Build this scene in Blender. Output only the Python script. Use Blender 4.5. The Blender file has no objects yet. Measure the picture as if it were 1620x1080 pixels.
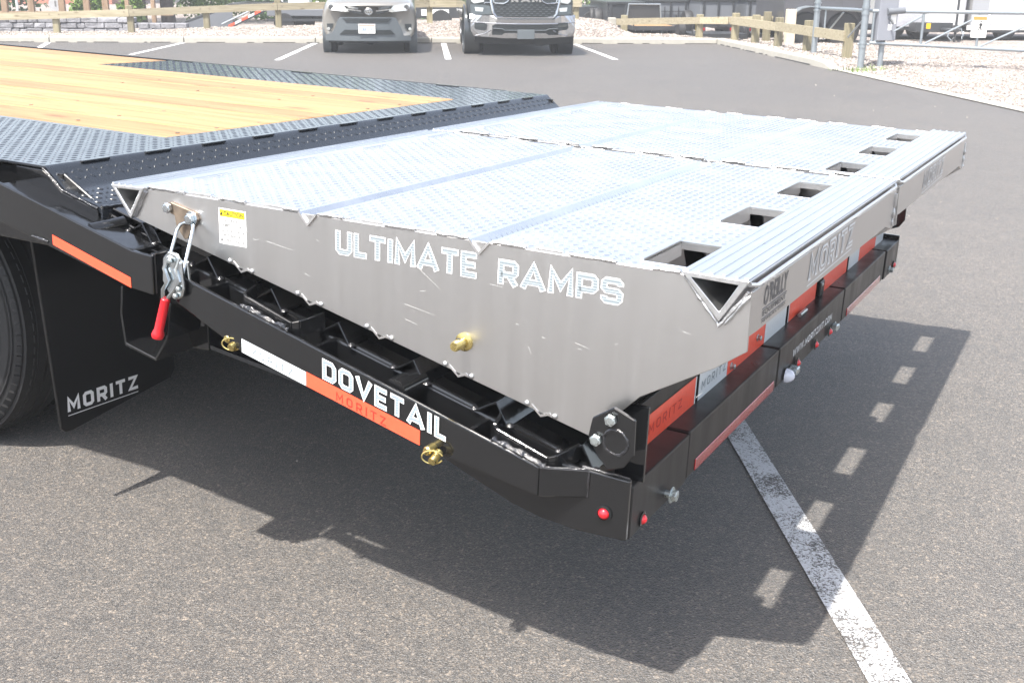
import bpy, bmesh, math, random
import numpy as np
from mathutils import Matrix, Vector, Quaternion
random.seed(7); rng = np.random.default_rng(7)
SC = bpy.context.scene
COL = SC.collection
R = math.radians

# ------------------------------------------------------------------ camera, sky, sun, exposure
cam = bpy.data.objects.new('camera', bpy.data.cameras.new('camera')); COL.objects.link(cam)
_r = Vector((0.8791404, 0.4765003, 0.0077222)); _d = Vector((0.1536455, -0.2680619, -0.9510709)); _f = Vector((-0.4511155, 0.8373114, -0.3088762))
_m = Matrix(((_r.x, -_d.x, -_f.x, 0.70573), (_r.y, -_d.y, -_f.y, -1.75734), (_r.z, -_d.z, -_f.z, 1.39756), (0, 0, 0, 1)))
cam.matrix_world = _m
cam.data.sensor_width = 36; cam.data.lens = 36 * 1783.12 / 1620
cam.data.clip_start = 0.05; cam.data.clip_end = 2000
cam.data.dof.use_dof = True; cam.data.dof.focus_distance = 2.45; cam.data.dof.aperture_fstop = 22
SC.camera = cam
SUN_TRAVEL = Vector((0.06333, 0.47871, -0.87569)).normalized()
world = bpy.data.worlds.new('World'); SC.world = world; world.use_nodes = True
nt = world.node_tree; nt.nodes.clear()
sky = nt.nodes.new('ShaderNodeTexSky'); sky.sky_type = 'NISHITA'; sky.sun_disc = False
sky.sun_elevation = math.asin(-SUN_TRAVEL.z); sky.sun_rotation = math.atan2(-SUN_TRAVEL.x, -SUN_TRAVEL.y) % (2 * math.pi)
sky.air_density = 1.0; sky.dust_density = 3.0; sky.altitude = 200
bg = nt.nodes.new('ShaderNodeBackground'); bg.inputs[1].default_value = 0.135
wo = nt.nodes.new('ShaderNodeOutputWorld')
hsv = nt.nodes.new('ShaderNodeHueSaturation'); hsv.inputs['Saturation'].default_value = .60
nt.links.new(sky.outputs[0], hsv.inputs['Color']); nt.links.new(hsv.outputs[0], bg.inputs[0]); nt.links.new(bg.outputs[0], wo.inputs[0])
sun = bpy.data.objects.new('sun', bpy.data.lights.new('sun', 'SUN')); COL.objects.link(sun)
sun.data.energy = 3.6; sun.data.angle = R(0.9); sun.data.color = (1.0, 0.955, 0.89)
sun.rotation_euler = SUN_TRAVEL.to_track_quat('-Z', 'Y').to_euler(); sun.location = (0, 0, 20)
vs = SC.view_settings
vs.view_transform = 'Standard'; vs.look = 'None'; vs.exposure = 1.5; vs.gamma = 1; vs.use_curve_mapping = False
SC.cycles.max_bounces = 8

# ------------------------------------------------------------------ materials
def srgb(r, g, b):
    f = lambda c: (c / 255 / 12.92) if c / 255 <= 0.04045 else ((c / 255 + 0.055) / 1.055) ** 2.4
    return (f(r), f(g), f(b), 1)
MATS = {}
def mat(name, col=(.5, .5, .5, 1), rough=.5, metal=0., coat=0., spec=.5, var=0., vscale=8., rvar=0., bump=0., bscale=60., bdist=.002,
        stretch=None, emit=None, col2=None, alpha=None, trans=0., dirt=None):
    if name in MATS: return MATS[name]
    m = bpy.data.materials.new(name); m.use_nodes = True; n = m.node_tree.nodes; l = m.node_tree.links
    b = n['Principled BSDF']
    if len(col) == 3: col = (*col, 1)
    b.inputs['Base Color'].default_value = col; b.inputs['Roughness'].default_value = rough; b.inputs['Metallic'].default_value = metal
    b.inputs['Coat Weight'].default_value = coat; b.inputs['Specular IOR Level'].default_value = spec; b.inputs['Transmission Weight'].default_value = trans
    if coat: b.inputs['Coat Roughness'].default_value = .06
    tc = n.new('ShaderNodeTexCoord'); mp = n.new('ShaderNodeMapping'); l.new(tc.outputs['Object'], mp.inputs[0])
    if stretch: mp.inputs['Scale'].default_value = stretch
    if var or col2 or rvar:
        t = n.new('ShaderNodeTexNoise'); t.inputs['Scale'].default_value = vscale; t.inputs['Detail'].default_value = 6; t.inputs['Roughness'].default_value = .65
        l.new(mp.outputs[0], t.inputs['Vector'])
        if var or col2:
            mx = n.new('ShaderNodeMix'); mx.data_type = 'RGBA'
            rp = n.new('ShaderNodeMapRange'); rp.inputs[1].default_value = .3; rp.inputs[2].default_value = .7; l.new(t.outputs[0], rp.inputs[0]); l.new(rp.outputs[0], mx.inputs[0])
            mx.inputs[6].default_value = tuple(c * (1 - var) for c in col[:3]) + (1,)
            mx.inputs[7].default_value = (tuple(col2[:3]) + (1,)) if col2 else tuple(min(1, c * (1 + var)) for c in col[:3]) + (1,)
            l.new(mx.outputs[2], b.inputs['Base Color'])
        if rvar:
            r2 = n.new('ShaderNodeMapRange'); r2.inputs[1].default_value = .3; r2.inputs[2].default_value = .7
            r2.inputs[3].default_value = max(0.02, rough - rvar); r2.inputs[4].default_value = rough + rvar
            l.new(t.outputs[0], r2.inputs[0]); l.new(r2.outputs[0], b.inputs['Roughness'])
    if bump:
        t2 = n.new('ShaderNodeTexNoise'); t2.inputs['Scale'].default_value = bscale; t2.inputs['Detail'].default_value = 4
        l.new(mp.outputs[0], t2.inputs['Vector'])
        bp = n.new('ShaderNodeBump'); bp.inputs['Strength'].default_value = bump; bp.inputs['Distance'].default_value = bdist
        l.new(t2.outputs[0], bp.inputs['Height']); l.new(bp.outputs[0], b.inputs['Normal'])
    if emit: b.inputs['Emission Color'].default_value = emit; b.inputs['Emission Strength'].default_value = 1
    MATS[name] = m
    return m

def asphalt_nodes(m, worn_paint=False):
    n = m.node_tree.nodes; l = m.node_tree.links; b = n['Principled BSDF']
    tc = n.new('ShaderNodeTexCoord')
    def noise(sc, det=3, ro=.6):
        t = n.new('ShaderNodeTexNoise'); t.inputs['Scale'].default_value = sc; t.inputs['Detail'].default_value = det; t.inputs['Roughness'].default_value = ro
        l.new(tc.outputs['Object'], t.inputs['Vector']); return t
    def ramp(src, stops):
        r = n.new('ShaderNodeValToRGB'); e = r.color_ramp.elements
        while len(e) < len(stops): e.new(.5)
        for i, (p, c) in enumerate(stops): e[i].position = p; e[i].color = (*c, 1) if len(c) == 3 else c
        l.new(src, r.inputs[0]); return r
    def mix(f, a, c, mode='MIX', fv=None):
        x = n.new('ShaderNodeMix'); x.data_type = 'RGBA'; x.blend_type = mode
        if f is not None: l.new(f, x.inputs[0])
        else: x.inputs[0].default_value = fv
        l.new(a, x.inputs[6]) if not isinstance(a, tuple) else setattr(x.inputs[6], 'default_value', a)
        l.new(c, x.inputs[7]) if not isinstance(c, tuple) else setattr(x.inputs[7], 'default_value', c)
        return x.outputs[2]
    v = n.new('ShaderNodeTexVoronoi'); v.inputs['Scale'].default_value = 200; l.new(tc.outputs['Object'], v.inputs['Vector'])
    v2 = n.new('ShaderNodeTexVoronoi'); v2.inputs['Scale'].default_value = 420; l.new(tc.outputs['Object'], v2.inputs['Vector'])
    sep = n.new('ShaderNodeSeparateColor'); l.new(v.outputs['Color'], sep.inputs[0])
    sep2 = n.new('ShaderNodeSeparateColor'); l.new(v2.outputs['Color'], sep2.inputs[0])
    c1 = ramp(sep.outputs[0], [(0, (.0125, .011, .010)), (.45, (.058, .053, .048)), (.75, (.108, .098, .088)), (.93, (.25, .225, .198)), (1, (.48, .43, .38))])
    c2 = ramp(sep2.outputs[1], [(0, (.014, .0125, .0115)), (.6, (.068, .062, .056)), (1, (.26, .235, .208))])
    c = mix(None, c1.outputs[0], c2.outputs[0], 'MIX', .45)
    big = noise(.35, 5, .6); med = noise(3.5, 5, .6)
    k = ramp(big.outputs[0], [(.3, (.84, .84, .85)), (.5, (1., 1., 1.)), (.7, (1.16, 1.15, 1.13))]); c = mix(None, c, k.outputs[0], 'MULTIPLY', 1.)
    k2 = ramp(med.outputs[0], [(.3, (.88, .88, .88)), (.7, (1.12, 1.12, 1.12))]); c = mix(None, c, k2.outputs[0], 'MULTIPLY', 1.)
    pit = noise(55, 5, .8); k6 = ramp(pit.outputs[0], [(.38, (.30, .29, .28)), (.48, (.85, .84, .82)), (.62, (1.08, 1.05, 1.0))]); c = mix(None, c, k6.outputs[0], 'MULTIPLY', 1.)
    pt2 = noise(14, 5, .7); k7 = ramp(pt2.outputs[0], [(.35, (.70, .70, .70)), (.65, (1.02, 1.0, .97))]); c = mix(None, c, k7.outputs[0], 'MULTIPLY', 1.)
    st = noise(1.3, 6, .72); k3 = ramp(st.outputs[0], [(.56, (1, 1, 1)), (.66, (.80, .79, .79))]); c = mix(None, c, k3.outputs[0], 'MULTIPLY', 1.)
    mp = n.new('ShaderNodeMapping'); mp.inputs['Rotation'].default_value = (0, 0, .35); mp.inputs['Scale'].default_value = (.25, 6, 1); l.new(tc.outputs['Object'], mp.inputs[0])
    sc_ = n.new('ShaderNodeTexNoise'); sc_.inputs['Scale'].default_value = .8; sc_.inputs['Detail'].default_value = 5; l.new(mp.outputs[0], sc_.inputs['Vector'])
    k4 = ramp(sc_.outputs[0], [(.35, (.93, .93, .93)), (.62, (1., 1., 1.)), (.72, (1.16, 1.15, 1.14))]); c = mix(None, c, k4.outputs[0], 'MULTIPLY', 1.)
    c = mix(None, c, (.93, .86, .785, 1), 'MULTIPLY', 1.)
    h = n.new('ShaderNodeMath'); h.operation = 'ADD'; l.new(v.outputs['Distance'], h.inputs[0]); l.new(v2.outputs['Distance'], h.inputs[1])
    bp = n.new('ShaderNodeBump'); bp.inputs['Strength'].default_value = 1.; bp.inputs['Distance'].default_value = .0026; bp.invert = True; l.new(h.outputs[0], bp.inputs['Height'])
    l.new(bp.outputs[0], b.inputs['Normal'])
    b.inputs['Roughness'].default_value = .58; b.inputs['Specular IOR Level'].default_value = .6; b.inputs['Sheen Weight'].default_value = .24; b.inputs['Sheen Roughness'].default_value = .45
    if worn_paint:
        fine = noise(150, 4, .75); wear = noise(7, 5, .7)
        a = n.new('ShaderNodeMath'); a.operation = 'MULTIPLY_ADD'; l.new(wear.outputs[0], a.inputs[0]); a.inputs[1].default_value = .9; fm = n.new('ShaderNodeMath'); fm.operation = 'MULTIPLY'; fm.inputs[1].default_value = 1.7; l.new(fine.outputs[0], fm.inputs[0]); l.new(fm.outputs[0], a.inputs[2])
        hf = n.new('ShaderNodeMath'); hf.operation = 'MULTIPLY'; hf.inputs[1].default_value = .5; l.new(a.outputs[0], hf.inputs[0]); mk = ramp(hf.outputs[0], [(.605, (0, 0, 0)), (.635, (1, 1, 1))])
        # stone tops keep their paint, pits between them lose it
        c = mix(mk.outputs[0], c, (.60, .61, .63, 1))
    l.new(c, b.inputs['Base Color'])
    return m
asphalt = asphalt_nodes(mat('asphalt')); asphalt_paint = asphalt_nodes(mat('worn_white_paint'), True)

def gravel_mat():
    m = mat('gravel_ground'); n = m.node_tree.nodes; l = m.node_tree.links; b = n['Principled BSDF']
    tc = n.new('ShaderNodeTexCoord'); v = n.new('ShaderNodeTexVoronoi'); v.inputs['Scale'].default_value = 32; l.new(tc.outputs['Object'], v.inputs[0])
    s = n.new('ShaderNodeSeparateColor'); l.new(v.outputs['Color'], s.inputs[0])
    r = n.new('ShaderNodeValToRGB'); e = r.color_ramp.elements; e[0].color = (.09, .075, .067, 1); e[1].color = (.44, .40, .36, 1); x = e.new(.4); x.color = (.24, .205, .185, 1)
    l.new(s.outputs[0], r.inputs[0])
    t = n.new('ShaderNodeTexNoise'); t.inputs['Scale'].default_value = .9; t.inputs['Detail'].default_value = 5; l.new(tc.outputs['Object'], t.inputs[0])
    mx = n.new('ShaderNodeMix'); mx.data_type = 'RGBA'; mr = n.new('ShaderNodeMapRange'); mr.inputs[1].default_value = .42; mr.inputs[2].default_value = .62; l.new(t.outputs[0], mr.inputs[0]); l.new(mr.outputs[0], mx.inputs[0])
    mx.blend_type = 'MULTIPLY'; l.new(r.outputs[0], mx.inputs[6]); mx.inputs[7].default_value = (.8, .78, .78, 1)
    l.new(mx.outputs[2], b.inputs['Base Color']); b.inputs['Roughness'].default_value = .9
    bp = n.new('ShaderNodeBump'); bp.inputs['Strength'].default_value = .8; bp.inputs['Distance'].default_value = .015; bp.invert = True; l.new(v.outputs['Distance'], bp.inputs['Height']); l.new(bp.outputs[0], b.inputs['Normal'])
    return m
gravel = gravel_mat()

def wood_mat(name, ca, cb, knot=(.2, .1, .04), rough=.55, along='x', gscale=1.):
    m = mat(name); n = m.node_tree.nodes; l = m.node_tree.links; b = n['Principled BSDF']
    tc = n.new('ShaderNodeTexCoord'); oi = n.new('ShaderNodeObjectInfo')
    ad = n.new('ShaderNodeVectorMath'); ad.operation = 'ADD'; cv = n.new('ShaderNodeVectorMath'); cv.operation = 'SCALE'; cv.inputs[3].default_value = 37
    cb_ = n.new('ShaderNodeCombineXYZ'); l.new(oi.outputs['Random'], cb_.inputs[0]); l.new(oi.outputs['Random'], cb_.inputs[2]); l.new(cb_.outputs[0], cv.inputs[0])
    l.new(tc.outputs['Object'], ad.inputs[0]); l.new(cv.outputs[0], ad.inputs[1])
    mp = n.new('ShaderNodeMapping'); l.new(ad.outputs[0], mp.inputs[0]); mp.inputs['Scale'].default_value = {'x': (.9, 14, 14), 'y': (14, .9, 14), 'z': (14, 14, .9)}[along]
    t = n.new('ShaderNodeTexNoise'); t.inputs['Scale'].default_value = 2.2 * gscale; t.inputs['Detail'].default_value = 7; t.inputs['Distortion'].default_value = .8; l.new(mp.outputs[0], t.inputs[0])
    r = n.new('ShaderNodeValToRGB'); e = r.color_ramp.elements; e[0].position = .33; e[1].position = .66; e[0].color = (*cb, 1); e[1].color = (*ca, 1); l.new(t.outputs[0], r.inputs[0])
    # knots
    mp2 = n.new('ShaderNodeMapping'); l.new(ad.outputs[0], mp2.inputs[0]); mp2.inputs['Scale'].default_value = {'x': (2.0, 6, 6), 'y': (6, 2., 6), 'z': (6, 6, 2.)}[along]
    v = n.new('ShaderNodeTexVoronoi'); v.inputs['Scale'].default_value = 1.; l.new(mp2.outputs[0], v.inputs[0])
    mr = n.new('ShaderNodeMapRange'); mr.inputs[1].default_value = .05; mr.inputs[2].default_value = .16; mr.inputs[3].default_value = .75; mr.inputs[4].default_value = 0; l.new(v.outputs['Distance'], mr.inputs[0])
    mx = n.new('ShaderNodeMix'); mx.data_type = 'RGBA'; l.new(mr.outputs[0], mx.inputs[0]); l.new(r.outputs[0], mx.inputs[6]); mx.inputs[7].default_value = (*knot, 1)
    hs = n.new('ShaderNodeHueSaturation'); mv = n.new('ShaderNodeMapRange'); mv.inputs[3].default_value = .74; mv.inputs[4].default_value = 1.16; l.new(oi.outputs['Random'], mv.inputs[0]); l.new(mv.outputs[0], hs.inputs['Value']); l.new(mx.outputs[2], hs.inputs['Color'])
    l.new(hs.outputs[0], b.inputs['Base Color']); b.inputs['Roughness'].default_value = rough
    bp = n.new('ShaderNodeBump'); bp.inputs['Strength'].default_value = .25; bp.inputs['Distance'].default_value = .002; l.new(t.outputs[0], bp.inputs['Height']); l.new(bp.outputs[0], b.inputs['Normal'])
    return m
pine = wood_mat('pine_plank', (.47, .275, .115), (.33, .165, .06), knot=(.16, .075, .03), rough=.45)
treated = wood_mat('treated_timber', (.37, .325, .225), (.25, .215, .14), knot=(.12, .09, .05), rough=.8, along='x')
treated_v = wood_mat('treated_timber_upright', (.32, .28, .18), (.19, .17, .105), knot=(.1, .08, .05), rough=.8, along='z')
brown_v = wood_mat('brown_timber_upright', (.34, .235, .15), (.23, .15, .095), rough=.8, along='z')

def alu(name, col, metal, rough, stretch, scr=.35):
    m = mat(name, col, rough, metal, var=.07, vscale=5, rvar=.06, stretch=stretch, bump=.12, bscale=90, bdist=.0006)
    return m
alu_plate = mat('mill_aluminium', (.63, .62, .61), .35, 1., var=.022, vscale=4., rvar=.02, stretch=(9., 9., .7), bump=.10, bscale=70, bdist=.0006)
alu_tread = mat('tread_aluminium', (.84, .83, .82), .30, 1., var=.04, vscale=9, rvar=.07, bump=.05, bscale=50, bdist=.0006)
alu_tube = mat('extruded_aluminium', (.80, .805, .81), .33, 1., var=.05, vscale=8, rvar=.06, stretch=(9., .6, 9.), bump=.15, bscale=30, bdist=.0006)
alu_weld = mat('weld_aluminium', (.58, .58, .58), .36, .9, bump=.6, bscale=180, bdist=.002)
black_gloss = mat('gloss_black_paint', (.0075, .0078, .0085), .14, 0, spec=.5, coat=.5, rvar=.06, vscale=14, bump=.30, bscale=45, bdist=.0015)
black_tread = mat('black_painted_tread', (.015, .018, .023), .27, 0, coat=.55, rvar=.08, vscale=16, bump=.35, bscale=60, bdist=.0012)
black_dusty = mat('dusty_black_plate', (.011, .0105, .0105), .36, 0, spec=.4, rvar=.1, vscale=9, col2=(.022, .020, .0185), bump=.2, bscale=240, bdist=.0004, stretch=(1, 1, .25))
weld_black = mat('black_painted_weld', (.016, .016, .018), .13, 0, coat=.8, bump=1., bscale=120, bdist=.004)
rubber = mat('tyre_rubber', (.020, .020, .021), .62, 0, var=.25, vscale=10, bump=.2, bscale=80)
flap_rubber = mat('mud_flap_rubber', (.0045, .0045, .005), .34, 0, rvar=.05, vscale=6)
zinc = mat('zinc_plated_steel', (.62, .66, .68), .22, 1., bump=.1, bscale=60, rvar=.06, vscale=30)
zinc_bolt = mat('zinc_bolt', (.55, .60, .60), .3, .9, rvar=.08, vscale=60)
yellow_zinc = mat('yellow_zinc', (.62, .50, .20), .28, .95, rvar=.1, vscale=60, var=.2)
brown_steel = mat('bare_oiled_steel', (.27, .215, .165), .42, .75, var=.3, vscale=25, rvar=.08)
red_grip = mat('red_vinyl', (.62, .012, .02), .28, 0, coat=.3)
tape_red = mat('red_reflective_tape', (.96, .10, .045), .35, 0, coat=.3, var=.08, vscale=120)
tape_red2 = mat('red_tape_print', (.50, .03, .02), .4)
tape_white = mat('white_reflective_tape', (.72, .76, .77), .3, 0, coat=.3, var=.05, vscale=120)
tape_print = mat('grey_tape_print', (.20, .24, .26), .4)
label_white = mat('label_white', (.80, .80, .78), .4)
label_grey = mat('label_grey_ink', (.16, .16, .16), .5)
label_yellow = mat('label_yellow', (.85, .68, .02), .4)
label_black = mat('label_black_ink', (.03, .03, .03), .5)
letter_white = mat('letter_white_vinyl', (.86, .89, .90), .35)
letter_fill = mat('letter_hatched_fill', (.20, .26, .31), .35)
letter_alu_fill = mat('letter_blue_grey_fill', (.17, .20, .22), .4)
decal_dark = mat('decal_dark_grey', (.14, .135, .135), .5)
def hatch(m, sc):
    n = m.node_tree.nodes; l = m.node_tree.links; b = n['Principled BSDF']; base = tuple(b.inputs['Base Color'].default_value)
    tc = n.new('ShaderNodeTexCoord'); w = n.new('ShaderNodeTexWave'); w.bands_direction = 'Z'; w.inputs['Scale'].default_value = sc; l.new(tc.outputs['Object'], w.inputs[0])
    mx = n.new('ShaderNodeMix'); mx.data_type = 'RGBA'; l.new(w.outputs[0], mx.inputs[0]); mx.inputs[6].default_value = base; mx.inputs[7].default_value = (.34, .38, .40, 1); l.new(mx.outputs[2], b.inputs['Base Color'])
hatch(letter_fill, 60); hatch(letter_alu_fill, 60)
lamp_red = mat('red_lamp_lens', (.70, .01, .02), .12, 0, coat=1.)
lens_red_dark = mat('red_led_bar_lens', (.42, .012, .016), .15, 0, coat=1.)
lamp_clear = mat('clear_lamp_dome', (.72, .74, .82), .1, 0, coat=1.)
concrete = mat('kerb_concrete', (.34, .325, .285), .85, 0, var=.10, vscale=6, bump=.3, bscale=120)
tar = mat('joint_tar', (.02, .019, .018), .6)
galv = mat('galvanised_steel', (.30, .335, .36), .42, .6, var=.06, vscale=12)
stone_mat = mat('grey_wall_stone', (.22, .22, .235), .9, 0, var=.35, vscale=7, bump=.8, bscale=25, bdist=.02)
bronze_paint = mat('grey_bronze_car_paint', (.27, .255, .23), .30, .45, coat=1.)
slate_paint = mat('dark_grey_truck_paint', (.045, .052, .057), .28, .5, coat=1.)
chrome = mat('chrome_trim', (.55, .555, .56), .13, 1.)
clad = mat('grey_plastic_cladding', (.10, .115, .125), .5)
dark_plastic = mat('dark_grille_plastic', (.018, .022, .024), .45)
dark_under = mat('dark_underbody', (.012, .013, .014), .7)
headlamp = mat('headlamp_lens', (.45, .46, .44), .08, .3, coat=1.)
headlamp_dark = mat('smoked_headlamp', (.05, .06, .062), .08, .3, coat=1.)
glass = mat('tinted_window_glass', (.012, .016, .018), .04, 0, coat=1.)
rim_mat = mat('alloy_rim', (.45, .46, .47), .25, .9)
dump_black = mat('satin_black_trailer_paint', (.035, .038, .042), .35, 0, coat=.2)
dump_grey = mat('grey_painted_panel', (.13, .14, .155), .5)
canvas_black = mat('black_tarpaulin', (.012, .012, .013), .6)
silver_panel = mat('silver_trailer_skin', (.60, .60, .61), .35, .55, var=.05, vscale=1)
white_panel = mat('white_trailer_panel', (.78, .78, .78), .35, 0, coat=.4)
grey_panel = mat('grey_trailer_door', (.30, .31, .33), .4)
charcoal_panel = mat('charcoal_trailer_skin', (.07, .07, .078), .3, 0, coat=.5)
orange_mat = mat('orange_sign_header', (.85, .22, .05), .5)
amber = mat('amber_lens', (.9, .5, .01), .3)
bark = mat('tree_bark', (.075, .06, .05), .95, 0, var=.3, vscale=12, bump=1., bscale=20, bdist=.02)
leafA = mat('leaf_mid_green', (.065, .13, .028), .55, 0, var=.35, vscale=1.2)
leafB = mat('leaf_light_green', (.12, .19, .035), .55, 0, var=.3, vscale=1.2)
leafC = mat('leaf_dark_green', (.035, .08, .03), .55, 0, var=.35, vscale=1.2)
brick_mat = mat('red_brick', (.40, .16, .11), .9, 0, var=.15, vscale=6)

# ------------------------------------------------------------------ mesh helpers
class MB:
    def __init__(s): s.v = []; s.f = []
    def add(s, vs, fs):
        o = len(s.v); s.v += [tuple(p) for p in vs]; s.f += [tuple(i + o for i in f) for f in fs]; return s
    def box(s, x0, x1, y0, y1, z0, z1):
        return s.add([(x, y, z) for z in (z0, z1) for y in (y0, y1) for x in (x0, x1)],
                     [(0, 2, 3, 1), (4, 5, 7, 6), (0, 1, 5, 4), (2, 6, 7, 3), (0, 4, 6, 2), (1, 3, 7, 5)])
    def prism(s, poly, axis, a0, a1):
        n = len(poly)
        def P(p, a):
            return {'x': (a, p[0], p[1]), 'y': (p[0], a, p[1]), 'z': (p[0], p[1], a)}[axis]
        vs = [P(p, a0) for p in poly] + [P(p, a1) for p in poly]
        fs = [tuple(range(n))[::-1], tuple(range(n, 2 * n))] + [(i, (i + 1) % n, n + (i + 1) % n, n + i) for i in range(n)]
        return s.add(vs, fs)
    def hexa(s, lo, hi):  # two quads
        return s.add(list(lo) + list(hi), [(3, 2, 1, 0), (4, 5, 6, 7), (0, 1, 5, 4), (1, 2, 6, 5), (2, 3, 7, 6), (3, 0, 4, 7)])
    def cyl(s, c0, c1, r0, r1=None, n=12, caps=True):
        r1 = r0 if r1 is None else r1
        c0 = Vector(c0); c1 = Vector(c1); d = (c1 - c0).normalized(); a = d.orthogonal().normalized(); b = d.cross(a)
        vs = []
        for c, r in ((c0, r0), (c1, r1)):
            for i in range(n):
                t = 2 * math.pi * i / n; vs.append(c + a * (r * math.cos(t)) + b * (r * math.sin(t)))
        fs = [(i, (i + 1) % n, n + (i + 1) % n, n + i) for i in range(n)]
        if caps: fs += [tuple(range(n))[::-1], tuple(range(n, 2 * n))]
        return s.add(vs, fs)
    def tube(s, pts, r, n=8, closed=False):
        pts = [Vector(p) for p in pts]; m = len(pts); rs = r if isinstance(r, (list, tuple)) else [r] * m
        vs = []; up = None
        for i, p in enumerate(pts):
            a = pts[(i - 1) % m] if (closed or i > 0) else p; b = pts[(i + 1) % m] if (closed or i < m - 1) else p
            d = (b - a).normalized()
            if up is None: up = d.orthogonal().normalized()
            up = (up - d * up.dot(d)); up = up.normalized() if up.length > 1e-6 else d.orthogonal().normalized()
            w = d.cross(up)
            for k in range(n):
                t = 2 * math.pi * k / n; vs.append(p + (up * math.cos(t) + w * math.sin(t)) * rs[i])
        fs = []
        for i in range(m if closed else m - 1):
            j = (i + 1) % m
            fs += [(i * n + k, i * n + (k + 1) % n, j * n + (k + 1) % n, j * n + k) for k in range(n)]
        if not closed: fs += [tuple(range(n))[::-1], tuple(range((m - 1) * n, m * n))]
        return s.add(vs, fs)
    def lathe(s, c, axis, prof, n=24):  # prof: list of (along, radius)
        c = Vector(c); d = Vector(axis).normalized(); a = d.orthogonal().normalized(); b = d.cross(a); vs = []
        for h, r in prof:
            for i in range(n):
                t = 2 * math.pi * i / n; vs.append(c + d * h + (a * math.cos(t) + b * math.sin(t)) * max(r, 1e-4))
        fs = [(j * n + i, j * n + (i + 1) % n, (j + 1) * n + (i + 1) % n, (j + 1) * n + i) for j in range(len(prof) - 1) for i in range(n)]
        fs += [tuple(range(n))[::-1], tuple(range((len(prof) - 1) * n, len(prof) * n))]
        return s.add(vs, fs)
    def mesh(s, name, m=None, smooth=False):
        me = bpy.data.meshes.new(name); me.from_pydata(s.v, [], s.f)
        bm = bmesh.new(); bm.from_mesh(me); bmesh.ops.recalc_face_normals(bm, faces=bm.faces); bm.to_mesh(me); bm.free()
        if m: me.materials.append(m)
        if smooth:
            me.polygons.foreach_set('use_smooth', [True] * len(me.polygons)); me.set_sharp_from_angle(angle=R(38))
        return me
    def build(s, name, m, parent=None, bevel=0, smooth=False, seg=1):
        o = bpy.data.objects.new(name, s.mesh(name, m, smooth)); COL.objects.link(o)
        if parent is not None: o.parent = parent
        if bevel:
            md = o.modifiers.new('bevel', 'BEVEL'); md.width = bevel; md.segments = seg; md.limit_method = 'ANGLE'; md.angle_limit = R(35)
        return o
def tag(o, label=None, cat=None, group=None, kind=None):
    if label: o['label'] = label
    if cat: o['category'] = cat
    if group: o['group'] = group
    if kind: o['kind'] = kind
    return o
def empty(name, loc=(0, 0, 0), rz=0):
    o = bpy.data.objects.new(name, None); COL.objects.link(o); o.location = loc; o.rotation_euler = (0, 0, rz); o.empty_display_size = .2; return o
def copy_tree(o, parent=None):
    c = o.copy(); COL.objects.link(c)
    if parent is not None: c.parent = parent
    for ch in list(o.children): copy_tree(ch, c)
    return c

# stroke lettering -------------------------------------------------
G = {
 'U': (.8, [[(.1, 1), (.1, .22), (.22, .1), (.58, .1), (.7, .22), (.7, 1)]]), 'L': (.62, [[(.1, 1), (.1, .1), (.62, .1)]]),
 'T': (.78, [[(0, .9), (.78, .9)], [(.39, .9), (.39, 0)]]), 'I': (.2, [[(.1, 0), (.1, 1)]]),
 'M': (.95, [[(.1, 0), (.1, .93), (.475, .3), (.85, .93), (.85, 0)]]), 'A': (.95, [[(.06, 0), (.475, .93), (.89, 0)], [(.22, .28), (.73, .28)]]),
 'E': (.7, [[(.7, .9), (.1, .9), (.1, .1), (.7, .1)], [(.1, .5), (.64, .5)]]),
 'R': (.8, [[(.1, 0), (.1, .9), (.6, .9), (.7, .8), (.7, .52), (.6, .42), (.1, .42)], [(.42, .42), (.72, 0)]]),
 'P': (.8, [[(.1, 0), (.1, .9), (.6, .9), (.7, .8), (.7, .48), (.6, .38), (.1, .38)]]),
 'S': (.8, [[(.7, .72), (.7, .8), (.6, .9), (.2, .9), (.1, .8), (.1, .6), (.2, .5), (.6, .5), (.7, .4), (.7, .2), (.6, .1), (.2, .1), (.1, .2), (.1, .28)]]),
 'D': (.8, [[(.1, .1), (.1, .9), (.56, .9), (.7, .76), (.7, .24), (.56, .1), 'c']]), 'O': (.82, [[(.1, .22), (.1, .78), (.22, .9), (.6, .9), (.72, .78), (.72, .22), (.6, .1), (.22, .1), 'c']]),
 'V': (.9, [[(.06, 1), (.45, .08), (.84, 1)]]), 'Z': (.78, [[(0, .9), (.66, .9), (.1, .1), (.78, .1)]]),
 'N': (.8, [[(.1, 0), (.1, .95), (.7, .05), (.7, 1)]]), 'C': (.8, [[(.7, .74), (.7, .8), (.6, .9), (.2, .9), (.1, .8), (.1, .2), (.2, .1), (.6, .1), (.7, .2), (.7, .26)]]),
 'W': (1.2, [[(.06, 1), (.32, .08), (.6, .9), (.88, .08), (1.14, 1)]]), '.': (.22, [[(.01, .1), (.21, .1)]]), ' ': (.42, []),
 'Y': (.8, [[(.05, 1), (.4, .5), (.75, 1)], [(.4, .5), (.4, 0)]]), 'Q': (.82, [[(.1, .22), (.1, .78), (.22, .9), (.6, .9), (.72, .78), (.72, .22), (.6, .1), (.22, .1), 'c'], [(.45, .35), (.8, 0)]]),
 "'": (.2, [[(.1, .7), (.1, 1)]])}
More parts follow.
